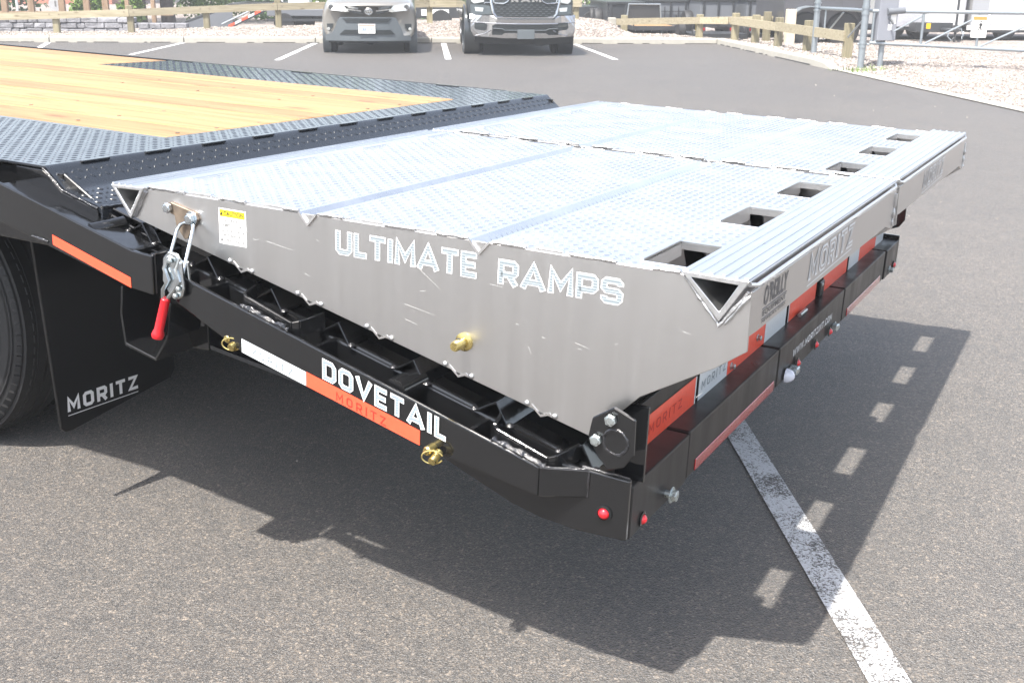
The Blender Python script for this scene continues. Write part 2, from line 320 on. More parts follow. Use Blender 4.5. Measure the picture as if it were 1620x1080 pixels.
def stroke_faces(pts, w, closed):
    P = [Vector((p[0], p[1])) for p in pts]; m = len(P); L_, R_ = [], []
    for i in range(m):
        pr = P[(i - 1) % m] if (closed or i) else None; nx = P[(i + 1) % m] if (closed or i < m - 1) else None
        d1 = (P[i] - pr).normalized() if pr is not None else None; d2 = (nx - P[i]).normalized() if nx is not None else None
        if d1 is None: n = Vector((-d2.y, d2.x)); k = 1
        elif d2 is None: n = Vector((-d1.y, d1.x)); k = 1
        else:
            n1 = Vector((-d1.y, d1.x)); n2 = Vector((-d2.y, d2.x)); n = (n1 + n2)
            n = n.normalized() if n.length > 1e-3 else n1; k = min(1 / max(n.dot(n1), .25), 1.75)
        L_.append(P[i] + n * w * .5 * k); R_.append(P[i] - n * w * .5 * k)
    qs = []
    for i in range(m if closed else m - 1):
        j = (i + 1) % m; qs.append((L_[i], L_[j], R_[j], R_[i]))
    return qs
def lettering(name, text, org, xd, yd, nd, height, width, m, m2=None, parent=None, T=.2, Ti=.085, sp=.2, off=.0006, underline=None):
    org = Vector(org); xd = Vector(xd).normalized(); yd = Vector(yd); nd = Vector(nd).normalized()
    tot = sum(G[c][0] for c in text) + sp * (len(text) - 1); sx = width / tot
    for pas, (mm, w, o0) in enumerate(((m, T, off), (m2, Ti, off + .0005))):
        if mm is None: continue
        mb = MB(); cx = 0; k = 0
        for c in text:
            gw, lines = G[c]
            for ln in lines:
                cl = ln[-1] == 'c'; pts = [Vector(p) for p in (ln[:-1] if cl else ln)]
                if pas == 1 and not cl:
                    q = (T - Ti) / 2
                    for e, nb in ((0, 1), (-1, -2)):
                        x, y = pts[e]
                        if x < .085 or x > gw - .085 or y < .02 or y > .98 or (c in 'SC'): pts[e] = pts[e] + (pts[nb] - pts[e]).normalized() * q
                k += 1
                for qi, qd in enumerate(stroke_faces(pts, w, cl)):
                    oo = o0 + (k % 3) * .00005
                    mb.add([org + xd * ((cx + p.x) * sx) + yd * (p.y * height) + nd * oo for p in qd], [(0, 1, 2, 3)])
            cx += gw + sp
        if underline and pas == 0:
            a, b_, th = underline
            mb.add([org + xd * (a * width) + yd * (b_ * height) + nd * off, org + xd * width + yd * (b_ * height) + nd * off, org + xd * width + yd * ((b_ + th) * height) + nd * off, org + xd * (a * width) + yd * ((b_ + th) * height) + nd * off], [(0, 1, 2, 3)])
        mb.build(name if pas == 0 else name + '_fill', mm, parent)
def textobj(name, body, org, xd, nd, height, width, m, parent, bold=False, off=.0008):
    cu = bpy.data.curves.new(name, 'FONT'); cu.body = body; cu.size = 1; cu.resolution_u = 2
    if bold: cu.offset = .02
    to = bpy.data.objects.new(name, cu); COL.objects.link(to); bpy.context.view_layer.update()
    me = bpy.data.meshes.new_from_object(to.evaluated_get(bpy.context.evaluated_depsgraph_get())); bpy.data.objects.remove(to); bpy.data.curves.remove(cu)
    n = len(me.vertices); co = np.zeros(n * 3); me.vertices.foreach_get('co', co); co = co.reshape(-1, 3)
    x0, x1 = co[:, 0].min(), co[:, 0].max(); y0, y1 = co[:, 1].min(), co[:, 1].max()
    xd = Vector(xd).normalized(); nd = Vector(nd).normalized(); yd = nd.cross(xd); org = Vector(org)
    X = (co[:, 0] - x0) / (x1 - x0) * width; Y = (co[:, 1] - y0) / (y1 - y0) * height
    out = np.array(org)[None] + X[:, None] * np.array(xd)[None] + Y[:, None] * np.array(yd)[None] + np.array(nd)[None] * off
    me.vertices.foreach_set('co', out.ravel()); me.update(); me.materials.clear(); me.materials.append(m)
    o = bpy.data.objects.new(name, me); COL.objects.link(o); o.parent = parent; return o

def tread(P, ud, vd, nu, nv, pitch=.022, L=.0165, w=.0056, h=.0012, skip=None):
    """raised tread bars, alternating direction, over a flat sheet: origin P, axes ud, vd, counts nu, nv"""
    P = np.array(P, float); ud = np.array(ud, float); vd = np.array(vd, float); n = np.cross(ud, vd); n /= np.linalg.norm(n)
    if n[2] < 0: n = -n
    vs = []; fs = []; k = 0
    for i in range(nu):
        for j in range(nv):
            cu, cv = (i + .5) * pitch, (j + .5) * pitch
            if skip and skip(cu, cv): continue
            s = 1 if (i + j) % 2 else -1
            a = (ud + vd * s) * .7071; b = (ud * -s + vd) * .7071; c = P + ud * cu + vd * cv
            vs += [c - a * L * .5, c - b * w * .5 - a * L * .18, c - b * w * .5 + a * L * .18, c + a * L * .5, c + b * w * .5 + a * L * .18, c + b * w * .5 - a * L * .18,
                   c - a * L * .22 + n * h, c + a * L * .22 + n * h]
            fs += [(k, k + 1, k + 6), (k + 1, k + 2, k + 7, k + 6), (k + 2, k + 3, k + 7), (k + 3, k + 4, k + 7), (k + 4, k + 5, k + 6, k + 7), (k + 5, k, k + 6)]; k += 8
    mb = MB(); mb.v = [tuple(p) for p in vs]; mb.f = fs
    return mb
def mesh_fast(mb, name, m, parent):
    me = bpy.data.meshes.new(name); me.from_pydata(mb.v, [], mb.f); me.materials.append(m)
    o = bpy.data.objects.new(name, me); COL.objects.link(o); o.parent = parent; return tag(o, kind='stuff')

# ================================================================== LARGE STRUCTURE
S0 = Vector((-12.4, 19.38)); E1 = Vector((.8331, .5531)); E2 = Vector((-.5531, .8331)); RZ = math.atan2(.5531, .8331)
def W(s, t, z=0.): p = S0 + E1 * s + E2 * t; return Vector((p.x, p.y, z))
def struct(o): o['kind'] = 'structure'; return o
def sheet(name, pts, z, m, cuts=0):
    me = bpy.data.meshes.new(name); me.from_pydata([tuple(W(s, t, z)) for s, t in pts], [], [tuple(range(len(pts)))]); me.materials.append(m)
    o = bpy.data.objects.new(name, me); COL.objects.link(o); return struct(o)
sheet('ground', [(-400, -400), (400, -400), (400, 500), (-400, 500)], -.01, gravel)
sheet('parking_lot', [(-60, -60), (5.98, -60), (5.98, -.02), (-60, -.02)], 0., asphalt)
# gravel bed behind the kerb: rises to a low bank under the fence
def bed_h(s, t):
    ks = [(-60, .10), (-9, .11), (-6.8, .13), (-5.2, .22), (-3.6, .25), (-.3, .36), (1.5, .44), (3.2, .47), (3.75, .42), (4.1, .22), (4.5, .11), (6, .10), (60, .10)]
    for (a, h0), (b, h1) in zip(ks, ks[1:]):
        if a <= s <= b: h = h0 + (h1 - h0) * (s - a) / (b - a)
    f = min(1, max(0, (t - .15) / 1.0)); g = 1 if t < 2.2 else max(0, 1 - (t - 2.2) / .8)
    return (.10 + (h - .10) * f) * g
vs = []; fs = []; SS = list(np.arange(-30, 6.01, .25)); TT = [.14] + list(np.arange(.3, 3.2, .15))
for s in SS:
    for t in TT: vs.append(tuple(W(s, t, bed_h(s, t) + random.uniform(-.008, .008) - (.012 if t > 2.9 else 0))))
nT = len(TT); fs = [(i * nT + j, (i + 1) * nT + j, (i + 1) * nT + j + 1, i * nT + j + 1) for i in range(len(SS) - 1) for j in range(nT - 1)]
me = bpy.data.meshes.new('gravel_bed'); me.from_pydata(vs, [], fs); me.materials.append(gravel); me.polygons.foreach_set('use_smooth', [True] * len(fs)); o = bpy.data.objects.new('gravel_bed', me); COL.objects.link(o); struct(o)
# right-hand gravel yard verge, a little higher than the lot
mb = MB(); vs = []; SS = [6.13] + list(np.arange(6.4, 16, .4)); TT = list(np.arange(-22, .2, .2))
def verge_h(s, t):
    c_ = lambda x: min(1., max(0., x)); w_ = c_((s - 6.13) / .7)
    return .014 + .085 * (c_((t + 6.75) / .7) * (1 - w_) + c_((t + 8.2) / 1.6) * w_) * (1 if s < 9 else max(0, 1 - (s - 9) / 3))
for s in SS:
    for t in TT: vs.append(tuple(W(s, t, verge_h(s, t) + random.uniform(-.006, .006))))
nT = len(TT); fs = [(i * nT + j, (i + 1) * nT + j, (i + 1) * nT + j + 1, i * nT + j + 1) for i in range(len(SS) - 1) for j in range(nT - 1)]
me = bpy.data.meshes.new('gravel_verge'); me.from_pydata(vs, [], fs); me.materials.append(gravel); me.polygons.foreach_set('use_smooth', [True] * len(fs)); o = bpy.data.objects.new('gravel_verge', me); COL.objects.link(o); struct(o)
# loose stones over bed and verge: one mass nobody could count
def stones(name, n, f, size):
    V = []; F = []; base = np.array([(1, 0, 0), (-1, 0, 0), (0, 1, 0), (0, -1, 0), (0, 0, 1), (0, 0, -1)], float)
    ff = [(0, 2, 4), (2, 1, 4), (1, 3, 4), (3, 0, 4), (2, 0, 5), (1, 2, 5), (3, 1, 5), (0, 3, 5)]
    for i in range(n):
        s, t, z = f(); r = size * random.uniform(.5, 1.3); p = W(s, t, z + r * .25)
        a = random.uniform(0, 6.28); ca, sa = math.cos(a), math.sin(a); q = base * np.array([r, r * random.uniform(.6, 1), r * random.uniform(.4, .8)])
        q = np.stack([q[:, 0] * ca - q[:, 1] * sa, q[:, 0] * sa + q[:, 1] * ca, q[:, 2]], 1) + rng.normal(0, r * .12, (6, 3)) + np.array(p)
        k = len(V); V += [tuple(x) for x in q]; F += [tuple(k + j for j in g) for g in ff]
    me = bpy.data.meshes.new(name); me.from_pydata(V, [], F)
    cols = [(.42, .375, .33), (.27, .235, .205), (.17, .145, .13), (.34, .285, .24), (.50, .47, .43)]
    for i, c in enumerate(cols): me.materials.append(mat('gravel_stone_%s' % 'abcde'[i], c, .85))
    mi = np.repeat(rng.integers(0, 5, n), 8); me.polygons.foreach_set('material_index', mi.astype(np.int32))
    o = bpy.data.objects.new(name, me); COL.objects.link(o); tag(o, kind='stuff'); return o
def fbed():
    s = random.uniform(-10.5, 5.9); t = random.uniform(.18, 2.2); return s, t, bed_h(s, t)
def fverge():
    while True:
        s = 6.15 + abs(random.gauss(0, 2.)); t = random.uniform(-14, .1)
        if s < 12: return s, t, verge_h(s, t)
tag(stones('gravel_stones', 16000, fbed, .015), 'loose pinkish gravel stones covering the bank behind the kerb', 'gravel')
tag(stones('gravel_stones', 16000, fverge, .016), 'loose pale gravel stones on the yard verge under the pipe gate', 'gravel')

# kerb: cast lengths with joints, tar at the foot
segs = [(-60, -40), (-40, -20), (-20, -11.8), (-11.8, -8.15), (-8.15, -5.42), (-5.42, -2.7), (-2.7, -.25), (-.25, 2.75), (2.75, 5.956)]
base = MB(); base.add([tuple(W(s, t, -.03)) for s, t in ((-60, 0.01), (5.9, 0.01), (5.9, .14), (-60, .14))], [(0, 1, 2, 3)]); krb = struct(base.build('kerb', concrete))
for a, b in segs:
    mb = MB(); pr = [(-.0, -.04), (.015, .10), (.04, .122), (.15, .122), (.15, -.04)]
    vsl = [tuple(W(s, t, z)) for s in (a + .008, b - .008) for t, z in pr]
    mb.add(vsl, [(0, 1, 2, 3, 4), (9, 8, 7, 6, 5)] + [(i, (i + 1) % 5, 5 + (i + 1) % 5, 5 + i) for i in range(5)]); mb.build('kerb_stone', concrete, krb, bevel=.008)
mb = MB(); pr = [(5.95, -.04), (5.965, .10), (5.99, .122), (6.12, .122), (6.12, -.04)]
tt = [(.14, 1), (-2.1, 1), (-2.116, 1), (-4.6, 1), (-4.616, 1), (-6.0, 1), (-6.55, .8), (-6.95, .12)]
for i in (0, 2, 4, 5, 6):
    lo, hi = tt[i], tt[i + 1]; vsl = [tuple(W(s, q[0], z * (q[1] if z > 0 else 1))) for q in (lo, hi) for s, z in pr]
    mb.add(vsl, [(0, 1, 2, 3, 4), (9, 8, 7, 6, 5)] + [(k, (k + 1) % 5, 5 + (k + 1) % 5, 5 + k) for k in range(5)])
mb.build('kerb_stone', concrete, krb, bevel=.006)
# flush concrete edging on from the kerb
MBe = MB(); prev = None
MBe.add([tuple(W(s, t, z)) for t in (-6.9, -40) for s, z in ((5.97, .012), (6.14, .018))], [(0, 1, 3, 2)]); struct(MBe.build('concrete_edging', concrete))
# irregular tar line where kerb meets asphalt
mb = MB(); x = -12.
while x < 5.9:
    l = random.uniform(.04, .28)
    if random.random() < .62: w = random.uniform(.012, .04); mb.add([tuple(W(x, -w, .004)), tuple(W(x + l, -w * random.uniform(.4, 1), .004)), tuple(W(x + l, .006, .016)), tuple(W(x, .006, .016))], [(0, 1, 2, 3)])
    x += l
y = -.05
while y > -5.9:
    l = random.uniform(.05, .3)
    if random.random() < .8: w = random.uniform(.015, .05); mb.add([tuple(W(5.955 - w, y, .004)), tuple(W(5.955 - w * .6, y - l, .004)), tuple(W(5.957, y - l, .018)), tuple(W(5.957, y, .018))], [(0, 1, 2, 3)])
    y -= l
struct(mb.build('tar_joint', tar))
# weeds at the gate foot and light grit on the tarmac
mb = MB(); wr = random.Random(5)
for k in range(160):
    s_, t_ = 6.3 + wr.gauss(0, .22), -7.45 + wr.gauss(0, .16); p = W(s_, t_, max(.015, verge_h(s_, t_))); a_ = wr.uniform(0, 6.28); h_ = wr.uniform(.03, .09)
    d_ = Vector((math.cos(a_), math.sin(a_), 0)); n_w = Vector((-d_.y, d_.x, 0)) * .006
    mb.add([p - n_w, p + n_w, p + d_ * h_ * .5 + Vector((0, 0, h_))], [(0, 1, 2)])
tag(mb.build('weeds', leafB), 'small tuft of weeds in the gravel at the foot of the gate post', 'weeds', kind='stuff')
mb = MB(); fm_ = MB()
for k in range(420):
    p = Vector((wr.uniform(-9, 3), wr.uniform(-1.2, 15), 0)); r_ = wr.uniform(.002, .006) * (1 + p.y * .08)
    a0 = wr.uniform(0, 6.28); pts = [(p.x + r_ * math.cos(a0 + a) * wr.uniform(.6, 1), p.y + r_ * math.sin(a0 + a) * wr.uniform(.6, 1), 0) for a in (0, 1.6, 3.1, 4.7)]
    mb.add(pts + [(p.x, p.y, r_ * .9)], [(0, 1, 4), (1, 2, 4), (2, 3, 4), (3, 0, 4)])
tag(mb.build('grit', mat('pale_grit', (.27, .25, .22), .85)), 'pale bits of grit scattered loosely over the tarmac', 'grit', kind='stuff')
# painted bay lines (4 mm sheets)
white_far = mat('bay_line_paint', (.62, .62, .62), .6, var=.06, vscale=30)
for a, b in (((-8.14, -.1), (-7.5, -3.4)), ((-5.42, -.1), (-5.66, -3.75)), ((-2.70, -.1), (-2.96, -5.05)), ((0, -.06), (-.07, -4.8)), ((2.8, -.2), (2.86, -4.8))):
    sheet('bay_line', [(a[0] - .055, a[1]), (a[0] + .055, a[1]), (b[0] + .055, b[1]), (b[0] - .055, b[1])], .004, white_far)
mb = MB(); P1a = Vector((-.27, 1.51)); Q1a = Vector((.41, .37))
dirn = (Q1a - P1a).normalized(); A0 = P1a - dirn * 2.5; A1 = Q1a + dirn * 3; nn = Vector((-dirn.y, dirn.x)) * -1
B0 = Vector((-.195, 1.55)) - dirn * 2.5; B1 = Vector((.49, .42)) + dirn * 3
mb.add([(A0.x, A0.y, .004), (A1.x, A1.y, .004), (B1.x, B1.y, .004), (B0.x, B0.y, .004)], [(0, 1, 2, 3)])
struct(mb.build('worn_painted_line', asphalt_paint))

# added thin volume that imitates pale lens veil over the lot
hz = bpy.data.materials.new('lens_veil'); hz.use_nodes = True; hn = hz.node_tree.nodes; hn.clear()
ho = hn.new('ShaderNodeOutputMaterial'); hv = hn.new('ShaderNodeVolumePrincipled'); hz.node_tree.links.new(hv.outputs[0], ho.inputs['Volume'])
hv.inputs['Color'].default_value = (.93, .96, 1., 1); hv.inputs['Density'].default_value = .0028; hv.inputs['Anisotropy'].default_value = 0.
o = MB().box(-70, 60, -40, 90, -1.2, 8.2).build('lens_veil', hz); tag(o, 'added thin pale volume imitating lens veil over the whole lot', 'lens_veil', kind='stuff')

# ================================================================== THE TRAILER
TR = empty('gooseneck_trailer'); TR.matrix_world = Matrix(((0.99965, -0.000273, 0.026486, 0), (-0.000273, 0.999788, 0.020578, 0), (-0.026486, -0.020578, 0.999437, 0), (0, 0, 0, 1)))
tag(TR, 'black flatbed trailer with plank deck and two silver aluminium fold-over ramps at its rear', 'trailer')
ZD = .928
# --- main frame
fr = MB(); fr.box(-9, -1.47, .015, .03, .735, .915); fr.box(-9, -1.47, 2.555, 2.57, .735, .915)
fr.box(-9, -1.2, .62, .72, .50, .86); fr.box(-9, -1.2, 1.86, 1.96, .50, .86)
for x in np.arange(-8.8, -1.6, .4): fr.box(x, x + .04, .03, 2.555, .78, .88)
fr.prism([(-1.47, .915), (-1.33, .84), (-1.2, .80), (-1.2, .72), (-1.47, .735)], 'y', .018, .026)
fr.build('chassis_frame', black_gloss, TR, bevel=.002)
# --- planks
for i in range(8):
    v0 = .545 + i * (2.088 - .545) / 8; v1 = .545 + (i + 1) * (2.088 - .545) / 8 - .0055
    z1 = ZD + .002 + random.uniform(-.0015, .0015)
    if i == 3:
        MB().box(-3.3 + .0, -1.665, v0, v1, ZD - .035, z1).build('deck_plank', pine, TR, bevel=.003)
        MB().box(-8.9, -3.304, v0, v1, ZD - .035, z1 - .001).build('deck_plank', pine, TR, bevel=.003)
    else:
        MB().box(-8.9, -1.665 + random.uniform(-.004, .002), v0, v1, ZD - .035, z1).build('deck_plank', pine, TR, bevel=.003)
for v0, v1 in ((.06, .30), (.303, .542), (2.091, 2.33), (2.333, 2.545)):
    MB().box(-8.9, -3.645, v0, v1, ZD - .035, ZD + .001).build('deck_plank', pine, TR, bevel=.003)
for v in (.62, .78, .97, 1.17, 1.36, 1.55, 1.75, 1.95, 2.05):
    for u in (-1.70, -2.1, -2.5, -2.9): MB().cyl((u, v, ZD + .0015), (u, v, ZD + .0035), .006, n=6).build('screw', brown_steel, TR)
# --- steel tread plates on the deck sides and rear
for v0, v1 in ((0., .540), (2.092, 2.585)):
    p = MB().box(-3.64, -1.66, v0, v1, ZD - .005, ZD + .001).build('steel_tread_plate', black_tread, TR, bevel=.001)
    mesh_fast(tread((-3.64, v0 + .01, ZD + .001), (1, 0, 0), (0, 1, 0), 90, int((v1 - v0 - .02) / .022)), 'tread_pattern', black_tread, p)
p = MB().box(-1.66, -1.512, 0., 2.585, ZD - .004, ZD + .002).build('steel_tread_plate', black_tread, TR, bevel=.001)
mesh_fast(tread((-1.655, .005, ZD + .002), (1, 0, 0), (0, 1, 0), 6, 117), 'tread_pattern', black_tread, p)
# folded rear nosing: rounded top, slope, landing
nose = [(-1.512, ZD + .002), (-1.503, ZD - .001), (-1.497, ZD - .008), (-1.452, .886), (-1.446, .881), (-1.436, .878), (-1.345, .858), (-1.335, .852), (-1.330, .842), (-1.330, .815), (-1.335, .815), (-1.336, .84), (-1.35, .852), (-1.44, .872), (-1.455, .879), (-1.503, ZD - .014), (-1.512, ZD - .004)]
p = MB().prism(nose, 'y', 0., 2.585).build('rear_nosing', black_tread, TR, smooth=True)
a = math.atan2(.886 - (ZD - .008), -1.452 + 1.497)
mesh_fast(tread((-1.496, .005, ZD - .0085), (math.cos(a), 0, math.sin(a)), (0, 1, 0), 2, 117, h=.0022), 'tread_pattern', black_tread, p)
a = math.atan2(.858 - .878, .091)
mesh_fast(tread((-1.434, .005, .8783), (math.cos(a), 0, math.sin(a)), (0, 1, 0), 4, 117, h=.002), 'tread_pattern', black_tread, p)
for k in range(12):
    v = .10 + k * .205
    MB().box(-1.509, -1.4985, v, v + .088, ZD - .002, ZD + .0036).build('nosing_cleat', black_gloss, TR, bevel=.002)
for u0, u1 in ((-3.62, -3.50), (-2.86, -2.75), (-2.05, -1.94)):
    MB().box(u0, u1, 2.56, 2.575, ZD + .001, ZD + .005).build('edge_slot', black_gloss, TR)
# weld along the near corner of the nosing
def weld(name, pts, r, m, parent=TR, step=.012, jit=.35):
    P = [Vector(p) for p in pts]; out = []
    for a, b in zip(P, P[1:]):
        n = max(2, int((b - a).length / step))
        for i in range(n): out.append(a.lerp(b, i / n))
    out.append(P[-1]); rs = [r * random.uniform(1 - jit, 1 + jit) for _ in out]
    out = [p + Vector((random.uniform(-1, 1), random.uniform(-1, 1), random.uniform(-1, 1))) * r * .3 for p in out]
    return MB().tube(out, rs, 6).build(name, m, parent, smooth=True)
MB().prism([(-1.60, .921), (-1.512, .921), (-1.497, .912), (-1.452, .876), (-1.34, .848), (-1.34, .79), (-1.60, .80)], 'y', -.005, .012).build('nosing_side_plate', black_gloss, TR, bevel=.001)
weld('weld_bead', [(-1.512, -.004, ZD - .002), (-1.497, -.004, .916), (-1.452, -.004, .881), (-1.34, -.004, .853)], .0030, weld_black)
weld('weld_bead', [(-1.335, .002, .853), (-1.333, .3, .850), (-1.333, 1.2, .850), (-1.333, 2.5, .850)], .005, weld_black)

# --- rub rail at the near front, with red tape
def rail(name, pts_top, pts_bot, v0, v1, m=black_gloss, parent=TR, bevel=.003):
    poly = pts_top + pts_bot[::-1]
    return MB().prism(poly, 'y', v0, v1).build(name, m, parent, bevel=bevel, seg=2)
for sgn, va, vb in ((0, -.072, -.062), (1, 2.647, 2.657)):
    o = rail('rub_rail', [(-9, .925), (-1.75, .925), (-1.578, .892), (-1.168, .793), (-1.112, .790)], [(-9, .835), (-1.77, .835), (-1.591, .801), (-1.181, .708), (-1.112, .702)], va, vb)
    vi = (vb, vb + .06) if not sgn else (va - .06, va)
    MB().prism([(-1.578, .890), (-1.168, .791), (-1.168, .785), (-1.578, .884)], 'y', *vi).build('rail_flange', black_gloss, TR)
# end pocket box of that rail
MB().box(-1.125, -1.112, -.062, .02, .702, .792).build('rail_end_plate', black_gloss, TR, bevel=.002)
MB().prism([(-1.30, .80), (-1.13, .765), (-1.13, .70), (-1.30, .73)], 'y', .005, .018).build('rail_pocket', black_gloss, TR, bevel=.004)
def strip(name, u0, z0, u1, z1, h, v, m, off=.0012, parent=TR):
    return MB().add([(u0, v - off, z0), (u1, v - off, z1), (u1, v - off, z1 + h), (u0, v - off, z0 + h)], [(0, 1, 2, 3)]).build(name, m, parent)
strip('reflective_tape', -1.414, .771, -1.176, .7085, .0235, -.072, tape_red)
weld('weld_bead', [(-1.48, -.0735, .782), (-1.43, -.0735, .776)], .003, weld_black, step=.006)
MB().cyl((-1.31, -.055, .815), (-1.285, .02, .823), .016, n=16).build('pipe_stub', black_gloss, TR, smooth=True)
MB().prism([(-1.25, .815), (-1.205, .838), (-1.175, .79), (-1.25, .80)], 'y', .02, .026).build('gusset', black_gloss, TR, bevel=.001)

# --- dovetail: inner frame, stringers, angle irons
def dz(u): return .745 - .2465 * (u + 1.041)          # inner frame top line
for va, vb in ((.02, .085), (.62, .70), (1.25, 1.34), (1.88, 1.96), (2.50, 2.565)):
    MB().prism([(-1.36, dz(-1.36)), (-.10, dz(-.10)), (-.10, dz(-.10) - .10), (-1.36, dz(-1.36) - .12)], 'y', va, vb).build('dovetail_beam', black_gloss, TR, bevel=.006, seg=2)
peaks = [-1.232, -1.041, -.866, -.691, -.506, -.314, -.127]
for i, u in enumerate(peaks):
    z = dz(u) + (.001 if i else .003); ang = -math.atan(.2465)
    def rr(x, y): return (u + x * math.cos(ang) - y * math.sin(ang), z + x * math.sin(ang) + y * math.cos(ang))
    MB().prism([rr(-.040, 0), rr(0, .040), rr(.040, 0), rr(.034, 0), rr(0, .033), rr(-.034, 0)], 'y', .012, 2.573).build('angle_iron', black_gloss, TR, bevel=.0012)
    for s in (-.041, .041):
        q = rr(s, .002); MB().lathe((q[0], .016, q[1]), (0, 0, 1), [(-.003, .007), (.001, .009), (.005, .006), (.007, .001)], 8).build('weld_spot', weld_black, TR, smooth=True)
for a, b in zip(peaks, peaks[1:]):     # rounded painted edge between the irons
    MB().tube([(a + .045, .026, dz(a + .045) + .001), (b - .045, .026, dz(b - .045) + .001)], .006, 8).build('frame_edge_bar', black_gloss, TR, smooth=True)
MB().prism([(-1.34, dz(-1.34) + .034), (-1.20, dz(-1.2) + .034), (-1.20, dz(-1.2) + .028), (-1.34, dz(-1.34) + .028)], 'y', .03, 2.55).build('dovetail_plate', black_gloss, TR, bevel=.002)
MB().prism([(-1.36, .55), (-.10, .40), (-.10, .41), (-1.36, .56)], 'y', .12, 2.46).build('belly_plate', dump_black, TR)

# --- outer dovetail rail with mitred rear end
rt = lambda u: .757 - .259 * (u + 1.033)
rb = lambda u: .619 - .238 * (u + .869)
for sgn in (0, 1):
    f = (lambda v: v) if not sgn else (lambda v: 2.585 - v)
    VO, VI = -.070, -.060
    pts = [(-1.045, rt(-1.045)), (-.165, rt(-.165)), (-.165, .472), (-.43, .5135), (-.87, .619), (-1.05, .697)]
    MB().prism(pts, 'y', f(VO), f(VI)).build('dovetail_rail', black_gloss, TR, bevel=.003, seg=2)
    mb = MB(); mb.hexa([(-.165, f(VO), .5315), (-.083, f(-.0265), .529), (-.083, f(-.0265), .475), (-.165, f(VO), .472)], [(-.165, f(VI), .5315), (-.083, f(-.017), .529), (-.083, f(-.017), .475), (-.165, f(VI), .472)])
    mb.build('dovetail_rail_end', black_gloss, TR, bevel=.002)
    MB().prism([(-.86, .619), (-.43, .516), (-.43, .512), (-.86, .615)], 'y', *sorted((f(VI), f(.02)))).build('rail_flange', black_gloss, TR)
    MB().box(-1.052, -1.043, *sorted((f(VI), f(.0))), .70, .756).build('rail_end_plate', black_gloss, TR, bevel=.002)
    MB().cyl((-.497, f(-.055), .603), (-.497, f(.03), .603), .028, n=18).build('spacer_pipe', black_gloss, TR, smooth=True)
    for u in (-.99, -.70, -.33):
        MB().box(u, u + .010, *sorted((f(VI), f(.03))), rb(u) + .004, rt(u) - .012).build('rail_web', black_gloss, TR)
    # corner side plate in the bumper's plane
    MB().prism([(-.47, .56), (-.30, .53), (-.10, .529), (-.002, .527), (-.002, .407), (-.10, .402), (-.18, .408), (-.24, .421), (-.345, .458), (-.47, .505)], 'y', *sorted((f(-.026), f(-.014)))).build('corner_side_plate', black_gloss, TR, bevel=.0025, seg=2)
    # flat-bar stake loops between rail and frame
    for u0, u1 in ((-.885, -.742), (-.277, -.147)):
        pl = [(u0 - .018, f(.018), rt(u0) + .022), (u0 - .002, f(-.036), rt(u0) + .019), (u0 + .010, f(-.047), rt(u0) + .017), (u1 - .012, f(-.047), rt(u1) + .018), (u1, f(-.038), rt(u1) + .021), (u1 + .022, f(.018), rt(u1) + .030)]
        mb = MB()
        for (p, q) in zip(pl, pl[1:]):
            p = Vector(p); q = Vector(q); d = (q - p).normalized(); n = Vector((0, 0, 1)).cross(d).normalized() * .0035
            hz = Vector((0, 0, .034)); mb.hexa([p - n - hz, p + n - hz, p + n, p - n], [q - n - hz, q + n - hz, q + n, q - n])
        mb.build('stake_loop', black_gloss, TR, bevel=.001)
        weld('weld_bead', [(u0 + .01, f(-.061), rt(u0 + .01) + .002), (u1 - .01, f(-.061), rt(u1 - .01) + .002)], .0060, weld_black, step=.007, jit=.5)
weld('weld_bead', [(-.165, -.066, .531), (-.083, -.022, .529)], .0025, weld_black)
weld('weld_bead', [(-.10, -.018, .530), (-.006, -.018, .529)], .003, weld_black)
weld('weld_bead', [(-.083, -.027, .527), (-.083, -.027, .476)], .002, weld_black)
# tape + lettering on the near rail
sl = -.2495; ul = math.hypot(1, sl)
strip('reflective_tape', -.868, .6195, -.7005, .5797, .030, -.070, tape_white)
strip('reflective_tape', -.700, .5795, -.4245, .5140, .031, -.070, tape_red)
lettering('tape_lettering', 'MORITZ', (-.845, -.0714, .620), (1, 0, sl), (0, 0, 1), (0, -1, 0), .016, .115, tape_print, None, TR, T=.13, sp=.45, off=.0004)
lettering('tape_lettering', 'MORITZ', (-.625, -.0714, .5655), (1, 0, sl), (0, 0, 1), (0, -1, 0), .019, .125, tape_red2, None, TR, T=.13, sp=.45, off=.0004)
lettering('rail_lettering', 'DOVETAIL', (-.657, -.0705, .605), (1, 0, -.233), (0, 0, 1), (0, -1, 0), .042, .300, letter_white, letter_fill, TR, off=.002, T=.25, Ti=.15)
# yellow zinc lynch pins
def lynch_pin(u, v, z, parent, down=True, l=.035):
    mb = MB(); mb.lathe((u, v + .012, z), (0, -1, 0), [(0, .017), (.004, .017), (.004, .0095), (l, .0095), (l + .003, .007)], 16)
    o = mb.build('hinge_pin', yellow_zinc, parent, smooth=True)
    if down:
        MB().cyl((u + .018, v - .006, z - .004), (u + .018, v - .034, z - .014), .0085, n=10).build('lynch_pin', yellow_zinc, o, smooth=True)
        pts = [(u + .014 + .019 * math.cos(t), v - .026 + .008 * math.cos(t), z - .008 + .0135 * math.sin(t)) for t in np.linspace(.3, 5.9, 18)]
        MB().tube(pts, .0018, 6).build('spring_ring', yellow_zinc, o, smooth=True)
    return o
lynch_pin(-.910, -.045, .640, TR); lynch_pin(-.394, -.070, .517, TR)

